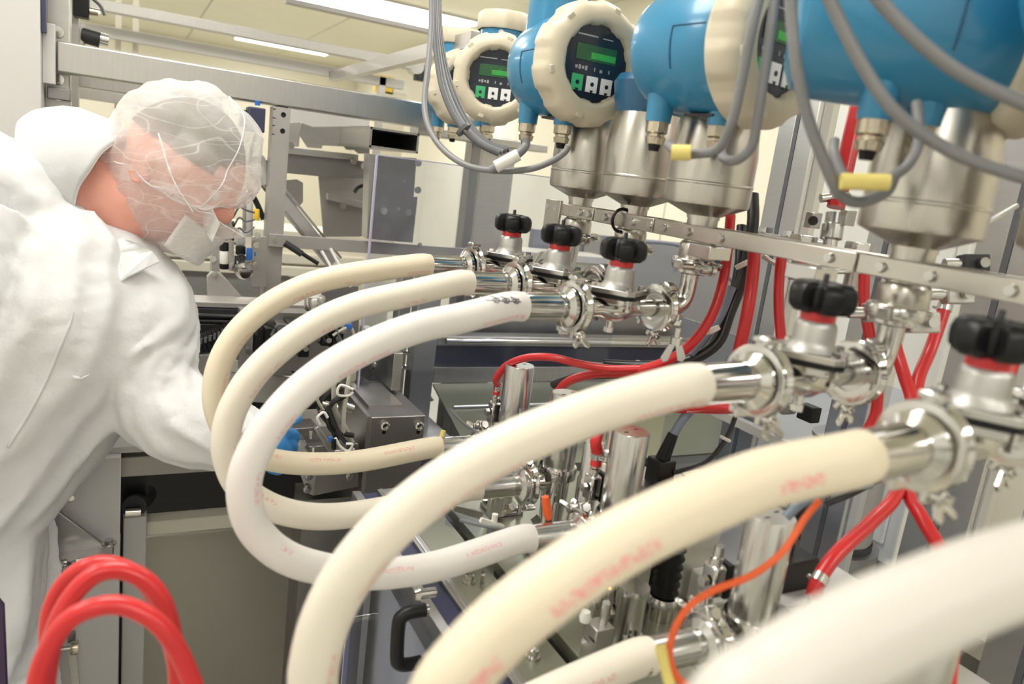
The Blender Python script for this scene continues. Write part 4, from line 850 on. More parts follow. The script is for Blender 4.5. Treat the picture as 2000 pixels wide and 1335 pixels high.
P6 = [V((1.25, .05, 1.20)), V((1.1, .08, 1.38)), V((.85, .11, 1.45)), V((.62, .13, 1.455))] + [aY(x, y, y6) for x, y in ((2600, 960), (2300, 1012), (2000, 1108), (1900, 1143), (1800, 1184), (1700, 1230), (1600, 1285), (1500, 1352), (1420, 1430))] + [V((.14, .14, 1.33)), V((.15, .14, 1.28)), V((.2, .14, 1.22)), V((.3, .14, 1.18))]
hose('thick pale product hose crossing the lower right corner, closest to the camera', P6, 'hose_near', .0160, (False, False))
# hand-written ink marks on the third hose
ink = MB(); yy = ya(2, XH) - .004
def onh(x, a): return V((x, yy - math.cos(a) * .0172, ZP - .001 + math.sin(a) * .0172))
for k in range(3):
    x = XH - .02 - k * .012; ink.tube([onh(x - .004, .95), onh(x + .003, .75), onh(x - .001, .55), onh(x + .004, .50), onh(x + .005, .8), onh(x - .003, .7)], .0005, 5, 4)
ink.tube([onh(XH - .012, .6), onh(XH - .055, .62)], .0005, 5, 1)
ink.build('ink_mark', 'navy', hs3)

# ------------------------------------------------------------------ dosing units on the deck
XU = .552
def make_unit(top=1.27, r=.0232):
    u = thing('dosing_unit', 'x', 'dosing unit', (0, 0, 0), 'dosing units on the deck')
    z = lambda q: q - DZ
    cy = MB().lathe([(0, z(1.163)), (r * .97, z(1.163)), (r, z(1.166)), (r, z(top) - .002), (r * .96, z(top)), (0, z(top))], (0, 0, 0), ZV, 40).build('actuator', 'satin', u)
    for s in (-1, 1): MB().box((s * .010, s * .004, z(top)), (.006, .0016, .0008)).build('slot', 'black', cy)
    MB().lathe([(.021, 0), (.0265, .001), (.0275, .006), (.0275, .014), (.0265, .018), (.021, .019)], (0, 0, z(1.146)), ZV, 32).build('clamp_ring', 'chrome', u)
    MB().lathe([(0, .006), (.024, .006), (.024, .014), (.016, .022), (.015, .045), (.0175, .075), (.0195, .10), (.0195, .128), (0, .128)], (0, 0, 0), ZV, 28).build('body', 'chrome', u)
    MB().cyl((0, 0, z(1.14)), (-.052, 0, z(1.14)), .0125, None, 20).build('inlet', 'chrome', u)
    MB().bx(-.028, .028, -.024, .024, .0042, .010).build('foot', 'steel_dark', u, bevel=.001)
    for sx in (-1, 1):
        for sy in (-1, 1): MB().hexn((sx * .022, sy * .019, .0095), ZV, .0045, .006).build('foot_bolt', 'chrome', u, 30)
    MB().lathe([(.0145, 0), (.018, .001), (.018, .008), (.0145, .009)], (0, 0, .05), ZV, 24).build('seal_ring', 'satin', u)
    # air fitting block on the far side, hose barb on top
    bxx, byy = -.012, .045
    MB().box((bxx, byy, z(1.178)), (.016, .020, .034)).build('air_block', 'chrome', u, bevel=.0025); MB().box((bxx + .012, byy, z(1.178)), (.008, .022, .038)).build('block_gasket', 'black', u, bevel=.0015)
    MB().lathe([(0, 0), (.005, 0), (.005, .004), (.0068, .005), (.0068, .010), (.005, .011), (.005, .022), (0, .022)], (bxx, byy, z(1.193)), ZV, 16).build('hose_barb', 'chrome', u)
    MB().lathe([(0, 0), (.0095, 0), (.0095, .010), (.004, .011), (.004, .034), (0, .034)], (bxx, byy, z(1.13)), ZV, 18).build('valve_cup', 'chrome', u)
    MB().cyl((bxx, byy, z(1.135)), (0, .012, z(1.12)), .006).build('cup_link', 'chrome', u)
    for k in range(3): MB().cyl((bxx - .004, byy + .004, z(1.130) - .016 * k), (bxx - .020, byy - .004, z(1.124) - .016 * k), .0048).build('check_nipple', 'chrome', u)
    MB().hexn((bxx - .010, byy, z(1.178)), -XV, .006, .006).build('air_plug', 'satin', u, 30)
    MB().cyl((-.014, -.030, .01), (-.014, -.030, .10), .0035).hexn((-.014, -.030, .06), ZV, .006, .008).hexn((-.014, -.030, .012), ZV, .0065, .007).build('tie_rod', 'satin', u)
    MB().cyl((.016, -.030, .01), (.016, -.030, .10), .0035).hexn((.016, -.030, .04), ZV, .006, .008).build('tie_rod', 'satin', u)
    MB().box((-.028, -.028, .026), (.022, .012, .034)).build('sensor_bracket', 'satin', u, bevel=.001); MB().box((-.040, -.026, .075), (.012, .003, .012), (V((.8, 0, .6)), YV, V((-.6, 0, .8)))).build('index_lug', 'satin', u)
    MB().cyl((-.030, -.034, .034), (-.030, -.034, .06), .0045).build('sensor', 'chrome', u)
    return u
UN = ((0, .995, 'farthest, with the far red air hose'), (1, .847, 'second, with slim twin barrel'), (2, .697, 'third, its bright flat top under the pale hose'), (3, .466, 'fourth, wrapped by the orange cable'), (4, .300, 'fifth, mostly behind the nearest hose'))
u0 = make_unit(); cl1 = None
for i, (k, y, lab) in enumerate(UN):
    place(u0, i == 0, (XU, y, DZ), 'polished steel dosing cylinder, %s' % lab)
    c = copy_tree(cl0); c.location = (.503, y, 1.14); c.rotation_euler = (math.radians(150), 0, 0); c['label'] = 'chrome pipe clamp joining hose to dosing cylinder, %s' % lab.split(',')[0]
# twin barrel beside the second unit
tbx = thing('twin_barrel', 'slim steel double barrel with flat knurled screw in front of the second dosing cylinder', 'cylinder', (0, 0, 0))
a = aX(1092, 985, .56); bz = DZ + .005
for (x, y, z0, z1, r) in ((.575, .80, DZ + .004, 1.215, .0145), (.590, .778, DZ + .004, 1.195, .0165)):
    MB().lathe([(0, 0), (r * 1.2, 0), (r * 1.2, .02), (r, .024), (r, (z1 - z0) * .55), (r * 1.12, (z1 - z0) * .56), (r * 1.12, (z1 - z0) * .72), (r, (z1 - z0) * .74), (r, z1 - z0 - .003), (r * .9, z1 - z0), (0, z1 - z0)], (x, y, z0), ZV, 30).build('barrel', 'satin', tbx)
MB().lathe([(0, 0), (.006, 0), (.006, .008), (.015, .008), (.016, .010), (.016, .017), (.014, .019), (0, .019)], (.590, .778, 1.195), ZV, 24).build('thumb_screw', 'satin', tbx); MB().cyl((.590, .778, 1.214), (.590, .778, 1.26), .012).build('upper_rod', 'satin', tbx)
# a shorter cylinder with bellows, LEDs
sh = thing('short_cylinder', 'short steel cylinder with fluted side below the pink printed hose', 'cylinder', (0, 0, 0)); p = aX(1225, 1225, .52)
MB().lathe([(0, 0), (.019, 0), (.019, .004), (.0165, .006), (.0165, .085), (.018, .087), (.018, .095), (0, .095)], (p.x, p.y, DZ + .004), ZV, 28).build('barrel', 'satin', sh)
for k in (-1, 0, 1): MB().cyl((p.x - .008 + k * .010, p.y - .020, DZ + .004), (p.x - .008 + k * .010, p.y - .020, DZ + .05), .003).build('side_rod', 'chrome', sh)
bw = thing('rubber_bellows', 'black ribbed rubber bellows on a steel base between the dosing cylinders', 'bellows', (0, 0, 0)); p = aX(1300, 1140, .62)
MB().lathe([(0, 0)] + [(.0155 + (.003 if k % 2 else -.001), .006 * k) for k in range(12)] + [(0, .07)], (p.x, p.y, p.z - .015), ZV, 28).build('bellows', 'black', bw, 80); MB().lathe([(0, 0), (.02, 0), (.021, .006), (.018, .012), (0, .012)], (p.x, p.y, p.z - .027), ZV, 28).build('cuff', 'satin', bw); MB().cyl((p.x, p.y, DZ), (p.x, p.y, p.z - .027), .016).build('base', 'chrome', bw)
wp = thing('white_pad', 'bright white block between the bellows and the fourth dosing cylinder', 'block', (0, 0, 0)); p = aX(1345, 1150, .68); MB().bx(p.x, p.x + .05, p.y - .02, p.y + .035, DZ + .004, p.z + .03).build('block', 'tag_white', wp, bevel=.004); MB().bx(p.x - .004, p.x + .054, p.y - .024, p.y + .04, DZ + .002, DZ + .01).build('base', 'steel', wp)
ss = thing('sensor_stand', 'small steel sensor stand with glowing orange indicator lights', 'sensor', (0, 0, 0)); p = aX(1165, 1260, .475)
MB().bx(p.x - .012, p.x + .012, p.y - .012, p.y + .012, DZ - .02, p.z + .028).build('block', 'steel', ss, bevel=.001); MB().bx(p.x - .02, p.x - .014, p.y - .014, p.y + .002, DZ - .02, p.z + .014).build('side_tab', 'satin', ss)
MB().cyl((p.x + .004, p.y, p.z + .028), (p.x + .004, p.y, p.z + .053), .0048).build('barrel', 'satin', ss); MB().lathe([(0, 0), (.006, .001), (.007, .006), (.005, .013), (0, .014)], (p.x - .014, p.y + .01, p.z + .026), ZV, 14).build('white_cap', 'tag_white', ss)
for x, y in ((1180, 1150), (1191, 1151)): MB().lathe([(0, 0), (.0018, .0005), (.0018, .002), (0, .003)], aX(x, y, .475), ZV, 10).build('indicator', 'led', ss)
# proximity plug and connectors near the second and third lower hoses
for k, (x, y, X, lab) in enumerate(((1068, 990, .46, 'orange cable plug on the clamp between the lower hoses'), (955, 914, .45, 'orange cable plug peeking over the second lower hose'))):
    q = thing('cable_plug', lab, 'plug', (0, 0, 0)); c = aX(x, y, X); d = V((.25, -.1, -1)).normalized() if k == 0 else V((1, .1, .1)).normalized()
    MB().lathe([(0, -.014), (.0045, -.014), (.0055, -.006), (.0055, .008), (.004, .016), (0, .016)], c, d, 14).build('sleeve', 'orange', q); MB().cyl(c + d * .016, c + d * .022, .0035).build('tip', 'rubber', q)
    MB().tube([c + d * .02, c + d * .03 + V((-.01, 0, -.004)), c + V((-.06, .02, -.03)), c + V((-.09, .05, -.032))] if k == 0 else [c + d * .02, c + d * .03 + ZV * .012, c + V((.05, .01, .04)), c + V((.06, .04, .07))], .0024, 8).build('lead', 'cable_dark', q)
pp = thing('plastic_clip', 'small white plastic clip on the deck beside the third lower hose', 'clip', (0, 0, 0)); c = aX(965, 1020, .43)
MB().beam(c + V((-.02, 0, .006)), c + V((.014, 0, -.008)), .005, .006).build('bar', 'tag_white', pp); MB().cyl(c, c + ZV * .012, .004).build('stud', 'tag_white', pp); MB().bx(c.x - .006, c.x + .006, c.y - .006, c.y + .006, DZ, c.z - .004).build('socket', 'satin', pp)
# black connector on the rear deck
kc = thing('sensor_connector', 'black moulded connector with pale tube standing behind the third dosing cylinder', 'connector', (0, 0, 0)); p = aX(1290, 915, .64)
MB().bx(p.x - .014, p.x + .014, p.y - .014, p.y + .014, p.z - .02, p.z + .015).build('block', 'black', kc, bevel=.002); MB().lathe([(0, 0), (.010, 0), (.007, .04), (0, .042)], p + ZV * .012, V((.2, -.1, 1)), 16).build('boot', 'black', kc)
MB().tube([p + V((.008, -.004, .05)), p + V((.02, -.01, .08)), p + V((.045, -.02, .105)), p + V((.09, -.02, .12))], .006, 10).build('tube', 'cable_blue', kc); MB().lathe([(0, 0), (.022, 0), (.022, .008), (0, .008)], (p.x + .05, p.y - .02, p.z - .012), ZV, 22).build('steel_disc', 'chrome', kc)
MB().bx(p.x - .03, p.x + .08, p.y - .05, p.y + .02, DZ, p.z - .02).build('base', 'steel', kc); MB().bx(p.x - .016, p.x + .03, p.y - .035, p.y - .028, p.z - .02, p.z - .01).build('red_edge', 'red', kc)
MB().tube([p + V((.01, -.015, .0)), p + V((.05, -.03, .02)), p + V((.08, -.03, .06)), p + V((.09, -.03, .12))], .0032, 8).build('lead', 'cable_black', kc); MB().torus(p + V((.075, -.03, .05)), V((.4, 0, 1)), .006, .0025, 12, 6).build('cable_tie', 'tag_white', kc)
mb_ = thing('motor_block', 'black connector block behind the fourth dosing cylinder', 'block', (0, 0, 0)); p = aX(1535, 1110, .62)
MB().bx(p.x - .02, p.x + .03, p.y - .016, p.y + .02, p.z - .018, p.z + .016).build('block', 'black', mb_, bevel=.002); MB().lathe([(0, 0), (.011, 0), (.010, .05), (.006, .07), (0, .07)], p + V((0, .01, .01)), V((.1, -.05, 1)), 14).build('boot', 'black', mb_)
MB().tube([p + V((.005, .005, .075)), p + V((.015, 0, .10)), p + V((.04, -.01, .118)), p + V((.08, -.02, .125))], .006, 10).build('tube', 'cable_blue', mb_); MB().bx(p.x - .03, p.x + .10, p.y - .05, p.y + .03, DZ, p.z - .018).build('base', 'panel_white', mb_, bevel=.002)
bv = thing('valve_block', 'steel valve block with fittings below the lower red hose', 'valve block', (0, 0, 0)); p = aX(1590, 1165, .60)
MB().bx(p.x - .012, p.x + .02, p.y - .03, p.y + .02, DZ, p.z - .02).build('block', 'steel', bv, bevel=.002); MB().cyl(p, p - ZV * .02, .006).hexn(p - ZV * .014, -ZV, .009, .008).build('barb', 'chrome', bv)
for k in range(4): MB().cyl(p + V((-.012, -.01 - .008 * k, -.03 - .012 * k)), p + V((-.03, -.012 - .008 * k, -.034 - .012 * k)), .005).build('nipple', 'chrome', bv)
MB().lathe([(0, 0), (.018, 0), (.018, .075), (.016, .078), (0, .078)], (p.x + .02, p.y - .07, DZ + .004), ZV, 26).build('canister', 'satin', bv)
# ------------------------------------------------------------------ red air hoses
def rhose(label, pts, r=.0066, clips=(), m='red', nm='air_hose', cat='hose', grp='red air hoses', cm='satin'):
    t = thing(nm, label, cat, pts[0], grp); P = [V(p) for p in pts]
    MB().tube(P, r, 16, 6).build('hose_tube', m, t, 60)
    for i in clips:
        d = (P[min(i + 1, len(P) - 1)] - P[max(i - 1, 0)]).normalized()
        c = MB().lathe([(r * 1.02, -.0045), (r * 1.14, -.0045), (r * 1.14, .0045), (r * 1.02, .0045)], P[i], d, 20).build('hose_clip', cm, t)
        MB().torus(P[i] + frame_of(d)[0] * r * 1.5, d, r * .4, .0012, 10, 6).build('clip_ear', cm, c)
    return t
D = lambda l: [dep(*q) for q in l]
rhose('red air hose arching over the farthest dosing cylinder', [V((.54, 1.040, 1.207)), V((.54, 1.040, 1.222))] + D([(970, 738, 1.19), (990, 713, 1.175), (1030, 698, 1.14), (1080, 698, 1.10), (1130, 710, 1.08), (1190, 720, 1.06), (1250, 720, 1.05)]), .0058, (1,))
rhose('long red air hose sweeping from the rail behind the third valve elbow', D([(1427, 420, 1.02), (1422, 480, 1.01), (1412, 550, 1.0), (1388, 620, 1.0), (1345, 676, 1.01), (1295, 708, 1.03), (1230, 726, 1.06), (1160, 730, 1.09), (1110, 745, 1.12), (1085, 775, 1.15), (1078, 820, 1.17)]), .0068, (1,))
rhose('red air hose dropping into the fitting of the third dosing cylinder', [V((.54, .742, 1.207)), V((.54, .742, 1.222))] + D([(1164, 860, .945), (1178, 828, .955), (1215, 803, .97), (1280, 795, .98), (1350, 796, .98), (1420, 797, .98), (1480, 790, 1.0)]), .0074, (1,))
rhose('thick red air hose hanging beside the black cables', D([(1474, 480, .98), (1470, 540, .98), (1458, 620, .98), (1440, 700, 1.0), (1425, 770, 1.02)]), .0082)
rhose('short red air hose hanging left of the fourth valve knob', D([(1530, 480, .98), (1523, 530, .98), (1521, 600, .98), (1527, 676, .98)]), .0066, (0,))
rhose('red air hose descending behind the fourth meter stem', D([(1688, 535, .95), (1688, 590, .95), (1700, 660, .95), (1712, 720, .95), (1712, 800, .96), (1690, 850, .97)]), .0070)
rhose('upper red air hose of the crossing pair, leaning from upper right', D([(1855, 545, .93), (1845, 600, .93), (1818, 680, .92), (1795, 735, .90), (1785, 790, .88), (1770, 880, .85), (1750, 965, .82), (1700, 1020, .79), (1635, 1080, .76), (1600, 1130, .745), (1588, 1165, .74)]), .0076, (1, 9))
rhose('lower red air hose of the crossing pair, leaning from upper left', D([(1740, 610, .93), (1748, 670, .93), (1765, 730, .90), (1782, 790, .875), (1776, 880, .85), (1772, 955, .83), (1800, 1010, .80), (1835, 1070, .78), (1870, 1140, .76), (1900, 1230, .74)]), .0074)
rhose('short red air hose in the lower right corner', D([(1868, 1220, .60), (1856, 1270, .60), (1850, 1320, .60), (1850, 1380, .60)]), .0072)
rhose('orange red hose strip behind the nearest valve knob', D([(1990, 690, .9), (1972, 740, .9), (1958, 800, .9)]), .005)
rp = thing('red_pipe', 'thick red hose with clamp and steel pipe union in front of the aluminium posts', 'pipe', (0, 0, 0))
MB().tube(D([(1700, 120, .98), (1672, 230, .98), (1652, 320, .98), (1632, 405, .98)]), .0115, 18, 5).build('hose_tube', 'red', rp, 60)
a, b = dep(1630, 416, .98), dep(1622, 470, .98); MB().lathe([(0, 0), (.011, 0), (.011, .014), (.014, .016), (.014, .034), (.009, .036), (.009, .075), (0, .075)], a, b - a, 24).build('union', 'satin', rp)
MB().lathe([(.0118, -.005), (.0135, -.005), (.0135, .005), (.0118, .005)], dep(1639, 385, .98), a - b, 20).build('hose_clip', 'satin', rp); MB().cyl(dep(1603, 387, .98), dep(1628, 384, .98), .006).build('clip_screw', 'chrome', rp)
for sx in (1588, 1655): MB().box(dep(sx, 430 if sx < 1600 else 425, .97), (.018, .012, .02)).build('union_ear', 'satin', rp, bevel=.001)
MB().cyl(dep(1588, 430, .965), dep(1588, 431, .955), .006).build('ear_bolt', 'rubber', rp); MB().tube(D([(1622, 470, .98), (1612, 520, .99), (1600, 600, 1.0), (1590, 700, 1.0)]), .008, 14, 4).build('steel_pipe', 'satin', rp)
# big red loops at the lower left
YRL = [(80, 1400, .60), (92, 1300, .60), (108, 1230, .60), (140, 1165, .605), (185, 1122, .61), (232, 1112, .615), (280, 1130, .62), (315, 1170, .625), (333, 1225, .63), (345, 1290, .635), (352, 1400, .64)]
rhose('front big red hose loop at the lower left with the highest arch', D(YRL), .0079, ())
rhose('rear big red hose loop at the lower left beside the gown', D([(70, 1400, .66), (92, 1290, .66), (98, 1200, .66), (125, 1140, .66), (170, 1106, .66), (220, 1102, .665), (270, 1125, .67), (308, 1172, .675), (330, 1240, .68), (350, 1320, .68), (365, 1400, .68)]), .0079, ())
rhose('lower big red hose loop at the lower left in front of its twins', D([(62, 1400, .55), (78, 1310, .55), (105, 1248, .55), (140, 1206, .552), (190, 1184, .555), (240, 1182, .56), (295, 1206, .565), (335, 1248, .57), (362, 1300, .575), (385, 1360, .58), (400, 1420, .58)]), .0074, ())
rhose('bright red hose section seen under the near pale hose fitting', D([(1340, 795, .96), (1390, 793, .96), (1450, 800, .97), (1500, 815, .98)]), .0062)

# ------------------------------------------------------------------ cables
def cable(label, pts, r, m, extra=None, nm='cable', cat='cable', grp='cables'):
    t = thing(nm, label, cat, pts[0], grp); MB().tube(pts, r, 10, 6).build('sheath', m, t, 60)
    for (p, q, rr, mm, part) in (extra or []): MB().lathe([(0, 0), (rr, 0), (rr, (q - p).length), (0, (q - p).length)], p, q - p, 14).build(part, mm, t)
    return t
cable('orange cable curling around the fourth dosing cylinder', D([(1600, 978, .60), (1572, 1012, .59), (1530, 1075, .58), (1470, 1122, .57), (1395, 1152, .56), (1345, 1185, .55), (1315, 1235, .545), (1308, 1285, .54), (1330, 1330, .54), (1380, 1345, .54), (1440, 1318, .54)]), .0028, 'orange',
      [(dep(1290, 1262, .54), dep(1308, 1335, .54), .0042, 'tag_yellow', 'marker_sleeve'), (dep(1360, 1352, .535), dep(1445, 1315, .535), .0065, 'orange', 'plug')])
cable('pale blue tube with black jacket meeting the orange cable', D([(1535, 1010, .68), (1560, 985, .68), (1600, 962, .68), (1640, 950, .69), (1700, 945, .7)]), .0045, 'cable_blue')
cable('black strap cable crossing above the steel drum', D([(1610, 985, .9), (1660, 965, .9), (1710, 940, .9), (1745, 925, .9)]), .004, 'cable_black')
cable('thick black cable behind the third meter can', D([(1470, 380, 1.06), (1470, 440, 1.05), (1455, 530, 1.05), (1425, 610, 1.05), (1400, 670, 1.05), (1340, 705, 1.06), (1260, 715, 1.08), (1180, 712, 1.1)]), .0085, 'cable_black', [(dep(1449, 512, 1.03), dep(1453, 520, 1.03), .011, 'tag_white', 'cable_tie')])
cable('second black cable following the red hose', D([(1448, 440, 1.08), (1440, 540, 1.07), (1410, 630, 1.07), (1370, 690, 1.07), (1300, 730, 1.08), (1220, 730, 1.1), (1130, 735, 1.12), (1080, 750, 1.15)]), .007, 'cable_black')
cable('pale grey tube beside the black cables', D([(1430, 560, 1.04), (1405, 620, 1.04), (1370, 665, 1.04), (1350, 690, 1.05)]), .006, 'cable_blue', [(dep(1390, 640, 1.02), dep(1394, 648, 1.02), .010, 'tag_white', 'cable_tie')])
cable('thin dark cable with white ties along the conveyor edge', D([(1060, 700, 1.45), (1120, 706, 1.45), (1190, 712, 1.45), (1260, 711, 1.45), (1320, 700, 1.45)]), .0035, 'cable_dark', [(dep(x, 703, 1.44), dep(x, 713, 1.44), .004, 'tag_white', 'cable_tie') for x in (1185, 1246, 1303)])
cable('thin black lead looping near the guard panel foot', D([(880, 800, 1.2), (910, 830, 1.15), (960, 860, 1.05), (990, 905, .98), (965, 935, .97)]), .0022, 'cable_dark', [(dep(866, 840, 1.15), dep(860, 862, 1.15), .004, 'tag_yellow', 'marker_sleeve')])
# the grey bundle over the far meters
bd = thing('cable_bundle', 'bundle of dark grey cables hanging in front of the far flow meters', 'cable', dep(850, 0, 1.3))
for k, (o, m) in enumerate(((0, 'cable_dark'), (7, 'cable_grey'), (14, 'cable_dark'), (20, 'cable_dark'), (10, 'cable_grey'))):
    MB().tube(D([(846 + o * .5, -60, 1.32 + k * .008), (849 + o * .5, 60, 1.30 + k * .008), (856 + o * .7, 130, 1.29 + k * .01), (868 + o, 185, 1.28 + k * .01), (895 + o, 240, 1.27 + k * .01), (935 + o, 280, 1.26 + k * .01), (975 + o, 300 - o * .4, 1.26 + k * .01)]), .0052, 10).build('strand', m, bd, 60)
MB().lathe([(.011, 0), (.014, 0), (.014, .006), (.011, .006)], dep(903, 250, 1.25), dep(925, 275, 1.25) - dep(903, 250, 1.25), 16).build('cable_tie', 'cable_dark', bd)
cable('long grey cable drooping in a loop below the second display', D([(842, -60, 1.2), (843, 40, 1.19), (836, 130, 1.17), (829, 200, 1.15), (838, 250, 1.13), (866, 292, 1.11), (910, 322, 1.09), (965, 333, 1.07), (1030, 331, 1.06), (1075, 316, 1.06), (1102, 298, 1.06), (1110, 286, 1.06)]), .0046, 'cable_grey')
cable('grey cable with pale tag entering the gland of the second display', D([(960, 332, 1.06), (985, 318, 1.05), (1012, 300, 1.05), (1026, 285, 1.06), (1027, 270, 1.06)]), .0062, 'cable_grey', [(dep(968, 326, 1.04), dep(1012, 302, 1.04), .0085, 'tag_white', 'marker_sleeve')])
cable('grey cable dropping left of the side-on dial with a yellow tag', D([(1500, -70, .66), (1472, 40, .66), (1452, 140, .67), (1432, 230, .68), (1405, 288, .70), (1365, 300, .72), (1325, 298, .74), (1305, 282, .76)]), .0047, 'cable_grey', [(dep(1312, 297, .72), dep(1350, 298, .715), .0075, 'tag_yellow', 'marker_sleeve')])
cable('grey cable dropping across the side-on dial', D([(1520, -70, .66), (1508, 40, .66), (1492, 150, .67), (1480, 230, .68), (1468, 285, .69), (1440, 312, .70), (1415, 310, .72), (1408, 296, .74)]), .0046, 'cable_grey')
cable('grey cable falling straight past the fourth blue housing', D([(1540, -70, .58), (1546, 40, .58), (1556, 130, .58), (1578, 230, .585), (1612, 320, .59), (1640, 378, .60), (1680, 395, .61), (1730, 375, .62), (1745, 350, .63)]), .0046, 'cable_grey')
cable('grey cable curving right across the near blue housing to its steel can', D([(1590, -70, .52), (1630, 20, .52), (1680, 120, .52), (1745, 215, .52), (1830, 280, .525), (1920, 322, .53), (2060, 360, .53)]) + [V((.582, .322, 1.606)), V((.582, .322, 1.616))], .0046, 'cable_grey')
cable('uppermost grey cable crossing the near blue housing', D([(1680, -50, .50), (1730, 15, .50), (1800, 85, .50), (1880, 145, .50), (2000, 202, .50), (2120, 240, .5)]) + [V((.600, .247, 1.60)), V((.604, .247, 1.615))], .0048, 'cable_grey')
cable('grey cable looping under the near gland with a yellow tag', D([(1790, 200, .60), (1795, 270, .59), (1775, 320, .59), (1735, 348, .59), (1690, 355, .60), (1650, 345, .61), (1630, 300, .62), (1630, 275, .63)]), .0042, 'cable_grey', [(dep(1642, 354, .585), dep(1736, 356, .58), .0065, 'tag_yellow', 'marker_sleeve')])
cable('bent steel rod right of the near can', D([(1880, 437, .70), (1920, 438, .75), (1945, 425, .80), (1985, 402, .84)]), .003, 'satin', None, 'rod', 'rod', 'rods')
cable('thin pale pipe line behind the rail', D([(1490, 500, 1.02), (1520, 516, 1.02), (1580, 528, 1.02), (1650, 530, 1.02), (1700, 525, 1.02)]), .0035, 'satin', None, 'rod', 'rod', 'rods')
# hex standoffs and levers seen between the rail and the posts
for k, (x, y, lab) in enumerate(((1568, 476, 'large bright hex nut behind the rail left of the near can'), (1675, 490, 'large bright hex nut behind the rail beside the near can neck'))):
    q = thing('hex_nut', lab, 'nut', (0, 0, 0)); c = dep(x, y, 1.02); MB().hexn(c, ZV, .019, .012).build('nut', 'chrome', q, 30, .0015); MB().cyl(c - ZV * .05, c, .010).build('stud', 'steel', q)
lv = thing('lever_valve', 'dark red lever valve below the rail left of the fourth knob', 'valve', (0, 0, 0)); c = dep(1575, 515, .99)
MB().plate(D([(1562, 510, .99), (1585, 502, .99), (1600, 520, .99), (1575, 536, .99), (1558, 535, .99)]), .006).build('lever', 'red', lv, bevel=.001); MB().tube(D([(1575, 505, .985), (1592, 515, .985), (1590, 535, .985)]), .005, 10, 4).build('handle_loop', 'satin', lv); MB().cyl(dep(1560, 505, 1.0), dep(1600, 500, 1.0), .009).build('body', 'satin', lv)
for k, (x, y, d_, lab) in enumerate(((1715, 610, .86, 'steel pipe clamp block left of the fourth meter neck'), (1800, 630, .80, 'steel hose clamp block right of the fourth meter neck'), (1870, 575, .88, 'clamp fitting where the right red hose begins'), (1900, 515, .9, 'dark bracket on the post right of the fourth meter neck'))):
    q = thing('clamp_block', lab, 'clamp', (0, 0, 0)); c = dep(x, y, d_); MB().box(c, (.032, .022, .018), (C_R, -C_D, C_F)).build('block', 'steel' if k != 3 else 'rubber', q, bevel=.002); MB().cyl(c - C_F * .01 + C_R * .004, c - C_F * .018 + C_R * .004, .006).build('screw', 'chrome', q)
    MB().cyl(c - C_R * .012, c - C_R * .034, .0065).build('stub', 'satin', q)
bt_ = thing('bent_tube', 'polished bent tube dropping from the fourth meter neck', 'pipe', (0, 0, 0)); MB().tube(D([(1748, 590, .74), (1742, 640, .75), (1725, 690, .76), (1715, 720, .78)]), .0125, 16, 5).build('tube', 'chrome', bt_)
# slender fittings on the far side of the knobs
for k, t in enumerate((0, 1, 2)):
    q = thing('drain_fitting', 'small stacked chrome fitting behind the knob, %s' % WHICH[t], 'fitting', (0, 0, 0), 'drain fittings'); c = V((XS - .02, yt(t) - .01, 1.470))
    MB().lathe([(0, 0), (.006, 0), (.006, .008), (.010, .009), (.010, .015), (.006, .016), (.006, .022), (.009, .023), (.009, .028), (0, .03)], c, V((1, -.3, -.05)), 16).build('body', 'chrome', q); MB().cyl(c - XV * .02, c, .004).build('stem', 'chrome', q)
wn = thing('wing_nut', 'polished wing nut hanging below the third valve elbow', 'nut', (0, 0, 0)); c = dep(1325, 640, .92)
MB().cyl(c, c - ZV * .02, .004).lathe([(0, 0), (.007, 0), (.007, .009), (0, .009)], c - ZV * .012, -ZV, 14).build('hub', 'chrome', wn)
for s in (-1, 1): MB().prism([(0, 0), (.004, 0), (.016, -.026), (.012, -.032), (.006, -.030), (0, -.01)], c - ZV * .012, C_R * s, ZV, C_F, .003).build('wing', 'satin', wn, bevel=.0008)

# ------------------------------------------------------------------ the worker
GX = lambda d: d / F_PX
def rings(mb, rows, n=28, cap=True, e2=None, k=4, fold=0., twist=2.0, seed=0.):
    """loft of ellipses: rows of (centre, half width across view, half depth)"""
    C = catmull([r[0] for r in rows], k); m = len(C); vs = []; nn = len(rows) - 1
    def lerp(i, j):
        t = i / (m - 1) * nn; q = min(int(t), nn - 1); return rows[q][j] + (rows[q + 1][j] - rows[q][j]) * (t - q)
    for i in range(m):
        T = (C[min(i + 1, m - 1)] - C[max(i - 1, 0)]).normalized(); e1 = T.cross(C_F).normalized(); e2_ = e1.cross(T)
        for j in range(n):
            a = 2 * math.pi * j / n; g = 0
            if fold:
                s_ = i / (m - 1); b_ = a + s_ * twist
                g = fold * ((1 - 2.2 * abs(mnoise.noise(V((math.cos(b_) * 2.0, math.sin(b_) * 2.0, s_ * 1.6 + seed))))) + .6 * mnoise.noise(V((math.cos(b_) * 4, math.sin(b_) * 4, s_ * 5 + seed))))
            vs.append(C[i] + e1 * (math.cos(a) * (lerp(i, 1) + g)) + e2_ * (math.sin(a) * (lerp(i, 2) + g)))
    fs = [(i * n + j, i * n + (j + 1) % n, (i + 1) * n + (j + 1) % n, (i + 1) * n + j) for i in range(m - 1) for j in range(n)]
    if cap: fs += [tuple(reversed(range(n))), tuple(range((m - 1) * n, m * n))]
    return mb.add(vs, fs)
def R_(px, py, d, apx, b=None):
    a = apx * d / F_PX; return (dep(px, py, d), a, b if b else a * .8)
